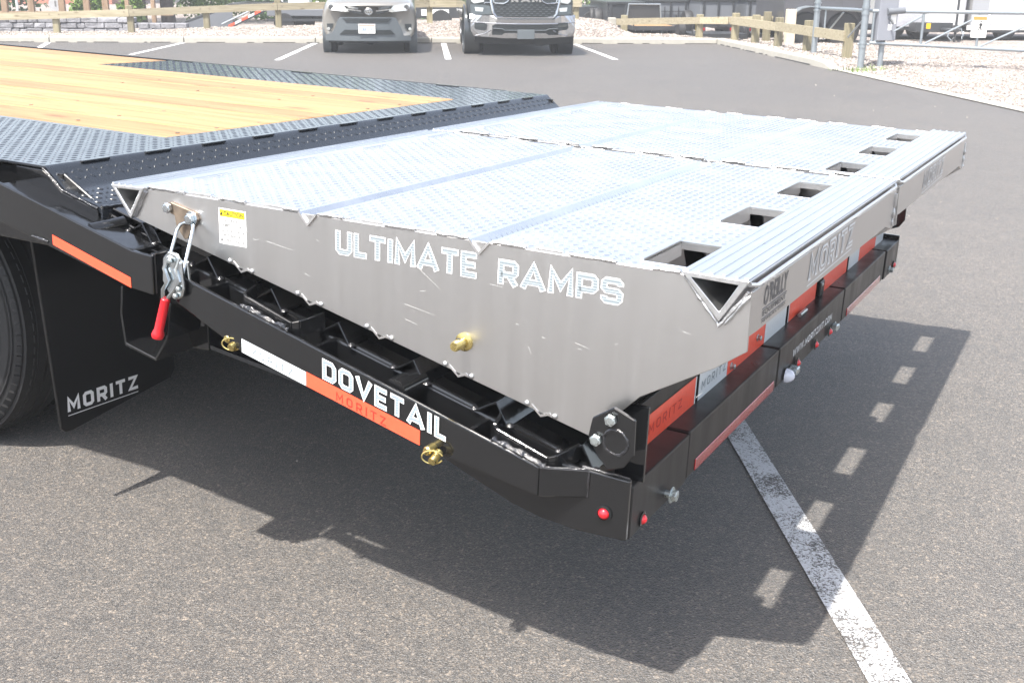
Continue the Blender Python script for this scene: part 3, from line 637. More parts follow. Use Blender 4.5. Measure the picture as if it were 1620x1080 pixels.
# --- bumper
vcuts = [(-.013, .291), (.303, .969), (.981, 1.706), (1.718, 2.357), (2.369, 2.60)]
for i, (a, b) in enumerate(vcuts):
    o = MB().box(-.10, 0 if i in (0, 4) else -.004, a, b, .404, .512).build('bumper_section', black_dusty, TR, bevel=.004, seg=2)
MB().box(-.11, -.02, -.01, 2.595, .42, .50).build('bumper_core', black_gloss, TR)
for a, b in ((.35, .945), (1.775, 2.30)):
    MB().box(-.004, -.0015, a, b, .408, .4345).build('tail_light_bar', lens_red_dark, TR, bevel=.003)
def dome(c, ax, r, h, m, parent=TR, name='marker_light', ring=True):
    o = MB().lathe(c, ax, [(0, r), (h * .35, r * .93), (h * .7, r * .7), (h * .93, r * .35), (h, .0005)], 16).build(name, m, parent, smooth=True)
    if ring: MB().lathe(c, ax, [(0, r * 1.45), (.003, r * 1.45), (.004, r * 1.05), (0.001, r)], 16).build('grommet', black_gloss, o, smooth=True)
    return o
for v, z in ((.045, .424), (1.16, .424), (1.36, .424), (1.53, .420), (2.53, .430)): dome((.0005, v, z), (1, 0, 0), .0105, .011, lamp_red)
dome((-.048, -.0265, .452), (0, -1, 0), .0115, .010, lamp_red)
dome((2.601 * 0 - .048, 2.612, .452), (0, 1, 0), .0115, .010, lamp_red)
def bolt(c, ax, r=.012, h=.010, m=zinc_bolt, parent=TR, washer=True, name='bolt'):
    c = Vector(c); d = Vector(ax).normalized(); mb = MB()
    if washer: mb.cyl(c, c + d * .0025, r * 1.35, n=18)
    mb.cyl(c + d * .0025, c + d * (.0025 + h), r, n=6)
    mb.lathe(c + d * (.0024 + h), d, [(0, r * .82), (.0012, r * .6)], 12)
    return mb.build(name, m, parent, bevel=.0006)
MB().cyl((0, .170, .427), (.012, .170, .427), .008, n=10).build('bolt_shank', zinc_bolt, TR, smooth=True)
bolt((.012, .170, .427), (1, 0, 0), .0125, .010)
dome((.0, 1.055, .418), (1, 0, 0), .020, .024, lamp_clear, name='licence_plate_light', ring=False)
MB().box(-.004, .022, 1.085, 1.115, .412, .432).build('lamp_bracket', zinc_bolt, TR, bevel=.003)
MB().box(-.004, .014, 1.575, 1.60, .408, .430).build('lamp_bracket', zinc_bolt, TR, bevel=.003)
bolt((-.004, 1.62, .415), (1, 0, 0), .010, .012); bolt((.0, 2.46, .424), (1, 0, 0), .011, .012)
lettering('bumper_lettering', 'WWW.MORITZINT.COM', (-.004, 1.118, .450), (0, 1, 0), (0, 0, 1), (1, 0, 0), .021, .44, letter_white, None, TR, T=.17, sp=.22, off=.001)
# stop plates with tape on the bumper top
for a, b in ((.118, .470), (.484, 1.203), (1.222, 1.535), (1.612, 1.948), (1.966, 2.56)):
    MB().box(-.064, -.055, a, b, .507, .612 if a < .4 else .585).build('stop_plate', black_dusty, TR, bevel=.001)
for a, b, m in ((.122, .462, tape_red), (.462, .470, tape_white), (.486, .690, tape_white), (.690, .998, tape_red), (.998, 1.201, tape_white), (1.224, 1.232, tape_white), (1.232, 1.533, tape_red), (1.616, 1.945, tape_red), (1.968, 2.13, tape_white), (2.13, 2.41, tape_red), (2.41, 2.555, tape_white)):
    MB().add([(-.0538, a + .0005, .512), (-.0538, b - .0005, .512), (-.0538, b - .0005, .576), (-.0538, a + .0005, .576)], [(0, 1, 2, 3)]).build('reflective_tape', m, TR)
lettering('tape_lettering', 'MORITZ', (-.0536, .19, .532), (0, 1, 0), (0, 0, 1), (1, 0, 0), .022, .19, tape_red2, None, TR, T=.13, sp=.4, off=.0004)
lettering('tape_lettering', 'MORITZ', (-.0536, .505, .532), (0, 1, 0), (0, 0, 1), (1, 0, 0), .022, .17, tape_print, None, TR, T=.13, sp=.4, off=.0004)
for v, z in ((.93, .545), (.72, .528), (1.57, .55)): bolt((-.054, v, z), (1, 0, 0), .007, .008)
MB().box(-.064, -.045, 1.55, 1.60, .512, .56).build('latch_lug', black_dusty, TR, bevel=.003)
MB().cyl((-.040, 1.30, .518), (-.040, 1.37, .518), .006, n=10).build('latch_lug', zinc_bolt, TR, smooth=True)
# hinge brackets at the ramp corners
for v, s in ((-.036, -1), (2.622, 1)):
    MB().prism([(-.085, .598), (-.078, .640), (-.038, .668), (.004, .652), (.006, .584), (-.012, .556), (-.04, .545), (-.062, .565)], 'y', v - .004, v + .004).build('hinge_bracket', black_gloss, TR, bevel=.002)
    y = v - .004 if s < 0 else v + .004
    bolt((-.040, y, .645), (0, s, 0), .0115, .008, washer=False); bolt((-.066, y, .601), (0, s, 0), .0115, .008, washer=False)
    weld('weld_bead', [(-.03 + .024 * math.cos(t), y, .602 + .024 * math.sin(t)) for t in np.linspace(0, 6.2, 14)], .003, weld_black)
MB().box(-.05, .008, .015, .022, .512, .66).build('hinge_gusset', black_gloss, TR, bevel=.001)

# --- latch tray, toggle latch
trn = MB(); th = .006; va, vb = -.068, .045
trn.prism([(-1.208, .705), (-1.216, .64), (-1.208, .575), (-1.123, .556), (-1.088, .608), (-1.072, .690), (-1.066, .690), (-1.082, .606), (-1.120, .549), (-1.213, .568), (-1.222, .64), (-1.214, .705)], 'y', va, vb)
trn.box(-1.21, -1.07, vb, vb + .006, .552, .70)
trn.build('latch_tray', black_gloss, TR, bevel=.0012)
LT = MB().prism([(-1.066, .795), (-1.050, .812), (-1.026, .808), (-1.014, .790), (-1.010, .735), (-1.016, .716), (-1.034, .708), (-1.056, .722), (-1.070, .745)], 'y', -.086, -.076).build('toggle_latch', zinc, TR, bevel=.003)
MB().prism([(-1.016, .79), (-1.010, .735), (-1.022, .715), (-1.05, .735), (-1.05, .79)], 'y', -.066, -.058).build('latch_cheek', zinc, LT, bevel=.002)
MB().tube([(-1.045, -.088, .80), (-1.056, -.092, .775), (-1.046, -.092, .750), (-1.062, -.092, .728), (-1.068, -.088, .702)], .0045, 8).build('latch_lever', zinc, LT, smooth=True)
MB().tube([(-1.020, -.082, .80), (-1.028, -.088, .775), (-1.018, -.088, .752), (-1.036, -.088, .728), (-1.064, -.084, .702)], .0045, 8).build('latch_lever', zinc, LT, smooth=True)
MB().lathe((-1.0625, -.085, .707), (-.034, 0, -.101), [(0, .008), (.002, .0098), (.080, .0102), (.085, .0125), (.092, .0140), (.098, .0125), (.101, .006)], 18).build('handle', red_grip, LT, smooth=True)
MB().tube([(-1.062, -.082, .765), (-1.083, -.022, .842), (-1.079, -.015, .853), (-1.069, -.012, .858), (-1.053, -.012, .858), (-1.043, -.015, .855), (-1.038, -.022, .846), (-1.016, -.080, .765)], .0040, 10).build('link_bail', zinc, LT, smooth=True)
bolt((-1.040, -.086, .793), (0, -1, 0), .006, .005, parent=LT, washer=False); bolt((-1.020, -.086, .735), (0, -1, 0), .006, .005, parent=LT, washer=False); bolt((-1.030, -.086, .718), (0, -1, 0), .006, .005, parent=LT, washer=False)

# --- mud flap
mf = MB().prism([(.058, .80), (.52, .80), (.52, .26), (.50, .235), (.14, .19), (.118, .192), (.104, .205)], 'x', -1.666, -1.656).build('mud_flap', flap_rubber, TR, bevel=.002)
lettering('flap_lettering', 'MORITZ', (-1.656, .128, .246), (0, 1, -.02), (0, 0, 1), (1, 0, 0), .040, .245, mat('letter_white_print', (.85, .86, .87), .5), None, mf, T=.24, sp=.28, off=.001, underline=(.0, -.28, .055))

# --- dual wheels, near and far side, two axles (treads with shoulder lugs)
def truck_wheel(u, v, zc, out, parent=TR, Rr=.415):
    w = .215; mb = MB(); d = (0, out, 0)   # v = outer shoulder plane
    prof = [(-w, .19), (-w, .27), (-w + .01, .33), (-w + .03, .385), (-w + .05, .405)]
    for k in range(4):
        a = -w + .055 + k * .042; prof += [(a, .4135), (a + .032, .4135), (a + .034, .403), (a + .040, .403)]
    prof += [(-.045, .411), (-.03, .403), (-.012, .385), (-.003, .35), (0, .31), (-.003, .27), (-.012, .235), (-.02, .205), (-.03, .195)]
    o = mb.lathe((u, v, zc), d, prof, 56).build('tyre', rubber, parent, smooth=True)
    lug = MB()
    for k in range(72):
        t = 2 * math.pi * k / 72; c, s_ = math.cos(t), math.sin(t); t2 = t + .052; c2, s2 = math.cos(t2), math.sin(t2)
        for (h0, r0, h1, r1) in ((-.030, .4045, -.004, .372),):
            n0 = .004
            P = lambda c, s_, h, r: (u + r * c, v + out * h, zc + r * s_)
            lug.hexa([P(c, s_, h0, r0), P(c2, s2, h0, r0), P(c2, s2, h1, r1), P(c, s_, h1, r1)], [P(c, s_, h0, r0 + .011), P(c2, s2, h0, r0 + .011), P(c2, s2, h1 + .007, r1 + .004), P(c, s_, h1 + .007, r1 + .004)])
    lug.build('tread_lugs', rubber, o)
    for hh, rr_ in ((.001, .352), (.0015, .30), (.0005, .262)):
        MB().lathe((u, v, zc), d, [(hh - .003, rr_ - .004), (hh, rr_ - .002), (hh, rr_ + .002), (hh - .003, rr_ + .004)], 48).build('sidewall_rib', rubber, o, smooth=True)
    MB().lathe((u, v, zc), d, [(-.18, .19), (-.03, .197), (-.015, .2), (-.03, .185), (-.13, .16), (-.14, .07), (-.06, .065), (-.05, .05), (-.05, .001)], 32).build('rim', white_panel, o, smooth=True)
for u in (-2.43, -3.36):
    zg = .0265 * u * 1.0
    for v, out in ((.30, -1), (.56, -1), (2.28, 1), (2.02, 1)):
        truck_wheel(u, v, .415 + (.0265 * u + .0206 * v) * 1.0 - .002, out)
    MB().cyl((u, .2, .36), (u, 2.4, .38), .06, n=12).build('axle', dump_black, TR)
MB().box(-3.9, -1.72, .02, .10, .79, .85).build('fender_rail', black_gloss, TR)

# --- the two fold-over ramps
def make_ramp(v0, near):
    v1 = v0 + 1.280; ZT = .920
    def prism_y(poly, a, b): return MB().prism(poly, 'y', a, b)
    side = [(-1.229, .846), (-1.188, .914), (-1.16, .916), (.052, .918), (.058, .914), (.127, .846), (.169, .902), (.1755, .906), (.1785, .802), (.125, .762), (-.006, .682), (-.098, .585)]
    rmp = MB().prism(side, 'y', v0, v0 + .006).build('ramp', alu_plate, TR, bevel=.0008)
    MB().prism(side, 'y', v1 - .006, v1).build('side_plate', alu_plate, rmp, bevel=.0008)
    # rear face plate with dipped ends
    rp = [(v0 + .0075, .905), (v0 + .0075, .826), (v0 + .05, .824), (v1 - .09, .818), (v1 - .02, .803), (v1 - .0075, .803), (v1 - .0075, .905)]
    MB().prism(rp, 'x', .170, .176).build('rear_face_plate', alu_plate, rmp, bevel=.0008)
    MB().prism([(-1.185, .905), (-.06, .905), (-.06, .74), (-.2, .70), (-1.15, .86)], 'y', v0 + .64, v0 + .648).build('centre_web', alu_plate, rmp)
    MB().box(-.33, .012, v0 + .008, v1 - .008, .838, .842).build('light_stop_shelf', alu_plate, rmp)  # unseen plate, added to narrow the sun spots cast through the holes
    # V ribs below, their ends peeping under the side plate
    for u in (-.926, -.745, -.57, -.384, -.201):
        z = .845 - .2297 * (u + 1.227)
        r_ = [(u - .022, z + .010), (u, z - .009), (u + .022, z + .000), (u + .018, z + .004), (u, z - .004), (u - .020, z + .014)]
        MB().prism(r_, 'y', v0 - .001, v1 + .001).build('cross_rib', alu_tread, rmp)
        for s in (-.03, .03):
            MB().lathe((u + s, v0 - .001, z + .006 - s * .23), (0, -1, 0), [(0, .0058), (.0025, .0048), (.004, .0024)], 10).build('weld_spot', alu_weld, rmp, smooth=True)
    # tread panels
    def panel(u0, u1, holes=()):
        mb = MB(); zt, zb = ZT, ZT - .004; ys = [v0 + .004]
        for a, b in holes: ys += [a, b]
        ys += [v1 - .004]
        if not holes: mb.box(u0, u1, v0 + .004, v1 - .004, zb, zt)
        else:
            h0, h1 = -.036, .052
            mb.box(u0, h0, v0 + .004, v1 - .004, zb, zt)
            for k in range(0, len(ys) - 1, 2): mb.box(h0, h1 + .006, ys[k], ys[k + 1], zb, zt)
        p = mb.build('tread_panel', alu_tread, rmp)
        sk = None
        if holes:
            def sk(cu, cv): return cu + u0 > -.036 - .012 and any(a - .014 < cv + v0 + .006 < b + .014 for a, b in holes)
        mesh_fast(tread((u0 + .002, v0 + .006, ZT), (1, 0, 0), (0, 1, 0), int((u1 - u0 - .004) / .0205), int(1.276 / .0205), pitch=.0205, L=.0185, w=.0058, h=.0015, skip=sk), 'tread_pattern', alu_tread, p)
        return p
    hl = [(v0 + .045, v0 + .240), (v0 + .470, v0 + .682), (v0 + .895, v0 + 1.118)]
    panel(-1.184, -.767); panel(-.723, -.367)
    pr = panel(-.323, .052, hl)
    for a, b in hl:
        MB().prism([(-.075, ZT - .006), (-.071, ZT - .006), (-.050, ZT - .085), (-.054, ZT - .085)], 'y', a - .02, b + .09).build('cross_web', alu_plate, pr)
        MB().box(-.042, -.036, a - .003, b + .003, ZT - .03, ZT + .004).build('hole_lip', alu_tube, pr, bevel=.001)
        MB().box(-.036, .05, b + .0005, b + .0045, ZT - .016, ZT - .0005).build('hole_lip', alu_plate, pr)
        MB().box(-.036, .05, a - .0065, a - .003, ZT - .024, ZT + .0005).build('hole_lip', alu_tube, pr)
    MB().cyl((.02, v0 + .01, .872), (.02, v0 + .10, .872), .018, n=16).build('lock_pin_tube', zinc, rmp, smooth=True)
    # V grooves between the panels
    for u in (-.745, -.345):
        MB().prism([(u - .0225, ZT), (u - .0195, ZT), (u, ZT - .021), (u + .0195, ZT), (u + .0225, ZT), (u + .0225, ZT - .003), (u, ZT - .028), (u - .0225, ZT - .003)], 'y', v0 - .005, v1 + .004).build('cross_channel', alu_tread, rmp)
        tt = MB()
        for k in range(60):
            v = v0 + .012 + k * .0213
            tt.add([(u - .0205, v, ZT), (u - .0205, v + .005, ZT), (u - .004, v + .013, ZT - .0155), (u - .004, v + .008, ZT - .0155)], [(0, 1, 2, 3)])
            tt.add([(u + .0205, v + .010, ZT), (u + .0205, v + .015, ZT), (u + .004, v + .008, ZT - .0155), (u + .004, v + .003, ZT - .0155)], [(0, 1, 2, 3)])
        tag(tt.build('tread_pattern', alu_tread, rmp), kind='stuff')
    # triangular hollow extrusions at front and rear
    def tri(o_, i_, a, b, name):
        mb = MB(); n = 3
        vs = [(p[0], y, p[1]) for y in (a, b) for p in o_ + i_]
        fs = []
        for k in range(3):
            j = (k + 1) % 3
            fs += [(k, j, 3 + j, 3 + k), (6 + k, 6 + j, 9 + j, 9 + k), (k, j, 6 + j, 6 + k), (3 + k, 3 + j, 9 + j, 9 + k)]
        mb.add(vs, fs); return mb.build(name, alu_tube, rmp, bevel=.002, seg=2)
    f1 = tri([(-1.287, .916), (-1.184, .920), (-1.230, .845)], [(-1.270, .909), (-1.200, .911), (-1.231, .861)], v0 - .012, v1 + .006, 'front_tube')
    f2 = tri([(.053, .927), (.174, .926), (.127, .848)], [(.072, .9175), (.155, .9165), (.1265, .866)], v0 - .010, v1 + .006, 'rear_tube')
    for u, w_ in ((.062, .010), (.084, .006), (.106, .006), (.128, .006), (.150, .006), (.167, .009)):
        MB().box(u - w_ / 2, u + w_ / 2, v0 - .009, v1 + .005, .9262, .9300).build('tube_rib', alu_tube, f2, bevel=.0015)
    for u in (-1.28, -1.262, -1.244, -1.226):
        MB().box(u - .003, u + .003, v0 - .011, v1 + .005, .9165, .9205).build('tube_rib', alu_tube, f1, bevel=.0012)
    # welded tabs between front tube and first panel; welds along the near edge
    for k in range(4):
        v = v0 + .12 + k * .33
        MB().box(-1.190, -1.170, v, v + .12, ZT - .002, ZT + .0045).build('edge_tab', alu_tube, rmp, bevel=.0015)
    for a, b in ((-1.175, -1.08), (-.98, -.91), (-.81, -.77), (-.72, -.66), (-.56, -.49), (-.44, -.372), (-.318, -.25), (-.16, -.07), (-.0, .05)):
        weld('weld_bead', [(a, v0 + .001, ZT), (b, v0 + .001, ZT + .0005)], .0034, alu_weld, rmp, jit=.4)
        weld('weld_bead', [(a, v1 - .001, ZT), (b, v1 - .001, ZT - .002)], .0025, alu_weld, rmp, step=.02)
    for a in (-1.06, -.62, -.23, -.86, -.5):
        for vv, wd_ in ((v0 + .001, .012),):
            MB().box(a, a + .055, vv, vv + wd_, ZT - .001, ZT + .004).build('edge_tab', alu_tube, rmp, bevel=.0012)
    weld('weld_bead', [(.060, v0 - .003, .915), (.127, v0 - .005, .841), (.150, v0 - .004, .873), (.171, v0 - .003, .906)], .0040, alu_weld, rmp, step=.008)
    weld('weld_bead', [(.136, v0 - .002, .845), (.156, v0 - .002, .874), (.174, v0 - .001, .900)], .0038, alu_weld, rmp, step=.009, jit=.5)
    weld('weld_bead', [(-1.190, v0 - .002, .910), (-1.226, v0 - .002, .848)], .004, alu_weld, rmp, step=.008)
    for k in range(4):
        v = v0 + .04 + k * .36; weld('weld_bead', [(.177, v, .910), (.178, v + .10, .910)], .003, alu_weld, rmp, jit=.5)
    MB().tube([(.170, v0 + .004, .917), (.176, v0 + .03, .912), (.176, v1 - .02, .912), (.170, v1, .917)], .004, 8).build('edge_roll', alu_tube, rmp, smooth=True)
    weld('weld_bead', [(.178, v1 - .012, .895), (.179, v1 - .012, .812)], .0045, alu_weld, rmp, step=.009, jit=.5)
    # lettering on the rear face
    y = v0
    lettering('rear_lettering', 'MORITZ', (.176, y + .395, .842), (0, 1, .012), (0, 0, 1), (1, 0, 0), .052, .385, letter_white, alu_plate, rmp, T=.26, Ti=.10, sp=.24, off=.0008, underline=(-.02, -.20, .05))
    if near:
        textobj('dealer_lettering', "O'REILLY", (.176, y + .080, .862), (0, 1, 0), (1, 0, 0), .038, .150, decal_dark, rmp, True)
        MB().box(.176, .1768, y + .078, y + .232, .8575, .859).build('dealer_rule', decal_dark, rmp)
        textobj('dealer_lettering', "EQUIPMENT", (.176, y + .080, .843), (0, 1, 0), (1, 0, 0), .0125, .150, decal_dark, rmp, True)
        MB().box(.176, .1768, y + .078, y + .232, .8395, .8405).build('dealer_rule', decal_dark, rmp)
        textobj('dealer_lettering', "NEWBURY, OHIO", (.176, y + .080, .8315), (0, 1, 0), (1, 0, 0), .0065, .150, decal_dark, rmp, True)
        # hairline scratches and rubs from handling
        scr = random.Random(11)
        for k in range(26):
            cu, cz = scr.uniform(-.95, .1), scr.uniform(.70, .88)
            if cz < .845 - .2297 * (cu + 1.227) + .03: continue
            a_ = scr.gauss(-.1, .35); l_ = scr.choice((.008, .015, .03, .07)); dx, dz_ = math.cos(a_) * l_, math.sin(a_) * l_
            if cz + dz_ < .845 - .2297 * (cu + dx + 1.227) + .01: continue
            n2 = Vector((-dz_, dx)).normalized() * .00035 if l_ > 0 else None
            MB().add([(cu - n2.x, v0 - .0003, cz - n2.y), (cu + n2.x, v0 - .0003, cz + n2.y), (cu + dx + n2.x * .3, v0 - .0003, cz + dz_ + n2.y * .3), (cu + dx - n2.x * .3, v0 - .0003, cz + dz_ - n2.y * .3)], [(0, 1, 2, 3)]).build('scratch', mat('bright_scratch', (.80, .79, .77), .5, .3), rmp)
        # side lettering and caution label
        lettering('side_lettering', 'ULTIMATE', (-.676, 0, .8465), (1, 0, 0), (0, 0, 1), (0, -1, 0), .0475, .326, letter_white, letter_alu_fill, rmp, T=.25, Ti=.165, sp=.14)
        lettering('side_lettering', 'RAMPS', (-.303, 0, .8440), (1, 0, 0), (0, 0, 1), (0, -1, 0), .0465, .250, letter_white, letter_alu_fill, rmp, T=.25, Ti=.165, sp=.14)
        lb = MB().box(-.983, -.9085, v0 - .0006, v0, .824, .900).build('caution_label', label_white, rmp)
        MB().box(-.980, -.9115, v0 - .0011, v0 - .0006, .883, .8975).build('label_header', label_yellow, lb)
        # triangle and text
        textobj('label_text', 'CAUTION', (-.969, v0 - .0011, .8855), (1, 0, 0), (0, -1, 0), .0095, .055, label_black, rmp, True, off=.0004)
        MB().add([(-.979, v0 - .0015, .8855), (-.9705, v0 - .0015, .8855), (-.9747, v0 - .0015, .8950)], [(0, 1, 2)]).build('warning_triangle', label_black, rmp)
        for i, (tx, w_) in enumerate((('SECURE ALL', .048), ('RAMPS, DOORS,', .062), ('GATE LATCHES &', .064), ('PINS BEFORE', .052), ('MOVING TRAILER', .066))):
            textobj('label_text', tx, (-.9457 - w_ / 2, v0 - .0006, .8715 - i * .0108), (1, 0, 0), (0, -1, 0), .0078, w_, label_grey, rmp, True, off=.0004)
        # keeper plate with bolts, yellow pin stub
        MB().prism([(-1.128, .893), (-1.112, .896), (-1.045, .882), (-1.036, .868), (-1.046, .855), (-1.052, .846), (-1.068, .822), (-1.078, .819), (-1.100, .846), (-1.104, .868), (-1.130, .876)], 'y', v0 - .007, v0).build('keeper_plate', brown_steel, rmp, bevel=.0012)
        bolt((-1.117, v0 - .007, .884), (0, -1, 0), .0115, .009, parent=rmp, m=zinc, washer=False); bolt((-1.054, v0 - .007, .868), (0, -1, 0), .0120, .009, parent=rmp, m=zinc)
        MB().lathe((-.372, v0, .717), (0, -1, 0), [(0, .0185), (.003, .0185), (.005, .0145), (.006, .0105), (.036, .0105), (.040, .0085)], 20).build('ramp_pin', yellow_zinc, rmp, smooth=True)
        MB().cyl((-.372, v0 - .022, .7285), (-.372, v0 - .022, .7270), .0042, n=10).build('pin_hole', label_black, rmp)
    else:
        MB().lathe((-.372, v1, .717), (0, 1, 0), [(0, .0185), (.003, .0185), (.005, .0145), (.006, .0105), (.036, .0105), (.040, .0085)], 20).build('ramp_pin', yellow_zinc, rmp, smooth=True)
    return rmp
make_ramp(0.0, True); make_ramp(1.330, False)

# ================================================================== PARKED CARS (front faces the lot; local x along the kerb, y to the rear)
def car_body(name, st, m, parent, sub=1):
    """st: stations (y, curve, [(halfwidth, z) bottom to top])"""
    V = []; F = []; n = len(st[0][2]); ring = 2 * n
    for y, k, pr in st:
        for x, z in pr: V.append((x, y + k * x * x, z))
        for x, z in pr[::-1]: V.append((-x, y + k * x * x, z))
    for i in range(len(st) - 1):
        for j in range(ring): a = i * ring + j; b = i * ring + (j + 1) % ring; F.append((a, b, b + ring, a + ring))
    for base in (0, (len(st) - 1) * ring):
        for j in range(n - 1): F.append((base + j, base + j + 1, base + ring - 2 - j, base + ring - 1 - j))
    me = bpy.data.meshes.new(name); me.from_pydata(V, [], F)
    bm = bmesh.new(); bm.from_mesh(me); bmesh.ops.recalc_face_normals(bm, faces=bm.faces); bm.to_mesh(me); bm.free()
    me.polygons.foreach_set('use_smooth', [True] * len(me.polygons)); me.materials.append(m)
    o = bpy.data.objects.new(name, me); COL.objects.link(o); o.parent = parent
    md = o.modifiers.new('subdivision', 'SUBSURF'); md.levels = md.render_levels = sub
    return o
def face_panel(name, poly, yf, m, parent, th=.012, lift=.006, step=.06, bevel=0):
    """a panel lying on the curved front face y = yf(x, z)"""
    P = []
    for i, a in enumerate(poly):
        b = poly[(i + 1) % len(poly)]; n = max(1, int(math.hypot(b[0] - a[0], b[1] - a[1]) / step))
        P += [(a[0] + (b[0] - a[0]) * k / n, a[1] + (b[1] - a[1]) * k / n) for k in range(n)]
    n = len(P); vs = [(x, yf(x, z) - lift, z) for x, z in P] + [(x, yf(x, z) - lift + th, z) for x, z in P]
    me = bpy.data.meshes.new(name); me.from_pydata(vs, [], [tuple(range(n))] + [(i, (i + 1) % n, n + (i + 1) % n, n + i) for i in range(n)])
    bm = bmesh.new(); bm.from_mesh(me); bmesh.ops.triangulate(bm, faces=[f for f in bm.faces if len(f.verts) > 4]); bmesh.ops.recalc_face_normals(bm, faces=bm.faces); bm.to_mesh(me); bm.free()
    me.materials.append(m); o = bpy.data.objects.new(name, me); COL.objects.link(o); o.parent = parent
    return o
def car_wheel(x, y, r, w, parent, rimm=rim_mat):
    out = 1 if x > 0 else -1
    o = MB().lathe((x, y, r), (out, 0, 0), [(-w, r * .62), (-w, r * .9), (-w + .02, r * .97), (-w + .045, r), (-.045, r), (-.02, r * .97), (0, r * .9), (0, r * .64), (-.02, r * .6)], 36).build('wheel', rubber, parent, smooth=True)
    rm = MB().lathe((x, y, r), (out, 0, 0), [(-w * .8, r * .61), (-.012, r * .62), (-.008, r * .57), (-.05, r * .53), (-.07, r * .15), (-.06, .001)], 24)
    for k in range(5):
        a = 2 * math.pi * k / 5; c, s = math.cos(a), math.sin(a)
        rm.hexa([(x - out * .05, y + c * .04 - s * .03, r + s * .04 + c * .03), (x - out * .05, y + c * .04 + s * .03, r + s * .04 - c * .03), (x - out * .05, y + c * r * .56 + s * .04, r + s * r * .56 - c * .04), (x - out * .05, y + c * r * .56 - s * .04, r + s * r * .56 + c * .04)],
                [(x - out * .02, y + c * .04 - s * .03, r + s * .04 + c * .03), (x - out * .02, y + c * .04 + s * .03, r + s * .04 - c * .03), (x - out * .02, y + c * r * .56 + s * .04, r + s * r * .56 - c * .04), (x - out * .02, y + c * r * .56 - s * .04, r + s * r * .56 + c * .04)])
    rm.build('rim', rimm, o, smooth=True)
    return o
# ---- SUV
SUV = empty('parked_suv', W(-1.455, -3.50, 0), RZ)
tag(SUV, 'grey-bronze compact SUV parked nose-out at the kerb, left of the pickup truck', 'car')
k0 = .32
def sp_(hw, z0, z1, top): return [(hw * .55, z0), (hw * .93, z0 + .03), (hw, z0 + .22), (hw * 1.01, z0 + (z1 - z0) * .62), (hw * .955, z1 - .05), (hw * .82, z1), (hw * .4, z1 + top)]
sts = [(.03, k0, sp_(.80, .24, .80, .03)), (.06, k0, sp_(.845, .23, .86, .035)), (.26, k0 * .6, sp_(.86, .22, .92, .04)), (.55, .1, sp_(.865, .22, .965, .04)), (1.15, 0, sp_(.865, .22, 1.02, .03)),
       (1.6, 0, sp_(.87, .22, 1.05, .02)), (2.6, 0, sp_(.87, .22, 1.07, .02)), (3.5, 0, sp_(.86, .24, 1.08, .02)), (3.84, -.05, sp_(.80, .32, 1.06, .02)), (3.9, -.08, sp_(.74, .38, .98, .02))]
body = car_body('body', sts, bronze_paint, SUV, 2)
cab = car_body('window_glass', [(1.25, .12, [(.55, 1.0), (.76, 1.0), (.78, 1.02), (.76, 1.04), (.6, 1.06)]), (1.85, .06, [(.55, 1.0), (.80, 1.02), (.74, 1.30), (.66, 1.42), (.4, 1.46)]), (2.4, 0, [(.55, 1.0), (.81, 1.02), (.74, 1.34), (.66, 1.48), (.4, 1.50)]), (3.3, 0, [(.55, 1.0), (.80, 1.04), (.73, 1.34), (.64, 1.46), (.4, 1.48)]), (3.82, -.05, [(.5, 1.0), (.74, 1.02), (.68, 1.1), (.6, 1.14), (.4, 1.16)])], glass, SUV, 1)
MB().prism([(-.62, 1.44), (-.5, 1.485), (0, 1.505), (.5, 1.485), (.62, 1.44)], 'y', 1.95, 3.45).build('roof', bronze_paint, SUV, bevel=.02)
for s in (-1, 1):
    MB().lathe((s * .93, 1.42, 1.06), (0, 1, 0), [(-.05, .03), (-.04, .075), (.03, .085), (.05, .07)], 14).build('mirror', bronze_paint, SUV, smooth=True)
    car_wheel(s * .84, .76, .335, .22, SUV); car_wheel(s * .84, 2.90, .335, .22, SUV)
    MB().lathe((s * .845, .76, .335), (s, 0, 0), [(-.12, .395), (.022, .395), (.026, .375), (-.12, .375)], 32).build('arch_trim', clad, SUV, smooth=True)
def zp(zx, zy): return ((500 + zx / 9.82 - 582) * .01134, .95 - .0110 * (zy / 9.82))
yf = lambda x, z: k0 * x * x + .012 + max(0, z - .80) * .55 + max(0, .42 - z) * .1
yfo = lambda x, z: yf(x, z) - .0
zpl = lambda L: [zp(*q) for q in L]
face_panel('bumper_cladding', zpl([(345, 268), (1160, 268), (1225, 275), (1300, 420), (1345, 555), (1460, 575), (1460, 640), (110, 640), (110, 550), (225, 520), (262, 440), (300, 350)]), yf, clad, SUV, .03, .022)
face_panel('upper_intake', zpl([(390, 285), (1160, 285), (1100, 345), (450, 345)]), yf, dark_plastic, SUV, .02, .030)
face_panel('lower_intake', zpl([(420, 465), (1140, 465), (1210, 535), (340, 535)]), yf, dark_plastic, SUV, .02, .030)
face_panel('lower_valance', zpl([(150, 560), (1440, 560), (1420, 672), (160, 672)]), lambda x, z: yf(x, z) + .03, dark_under, SUV, .05, .03)
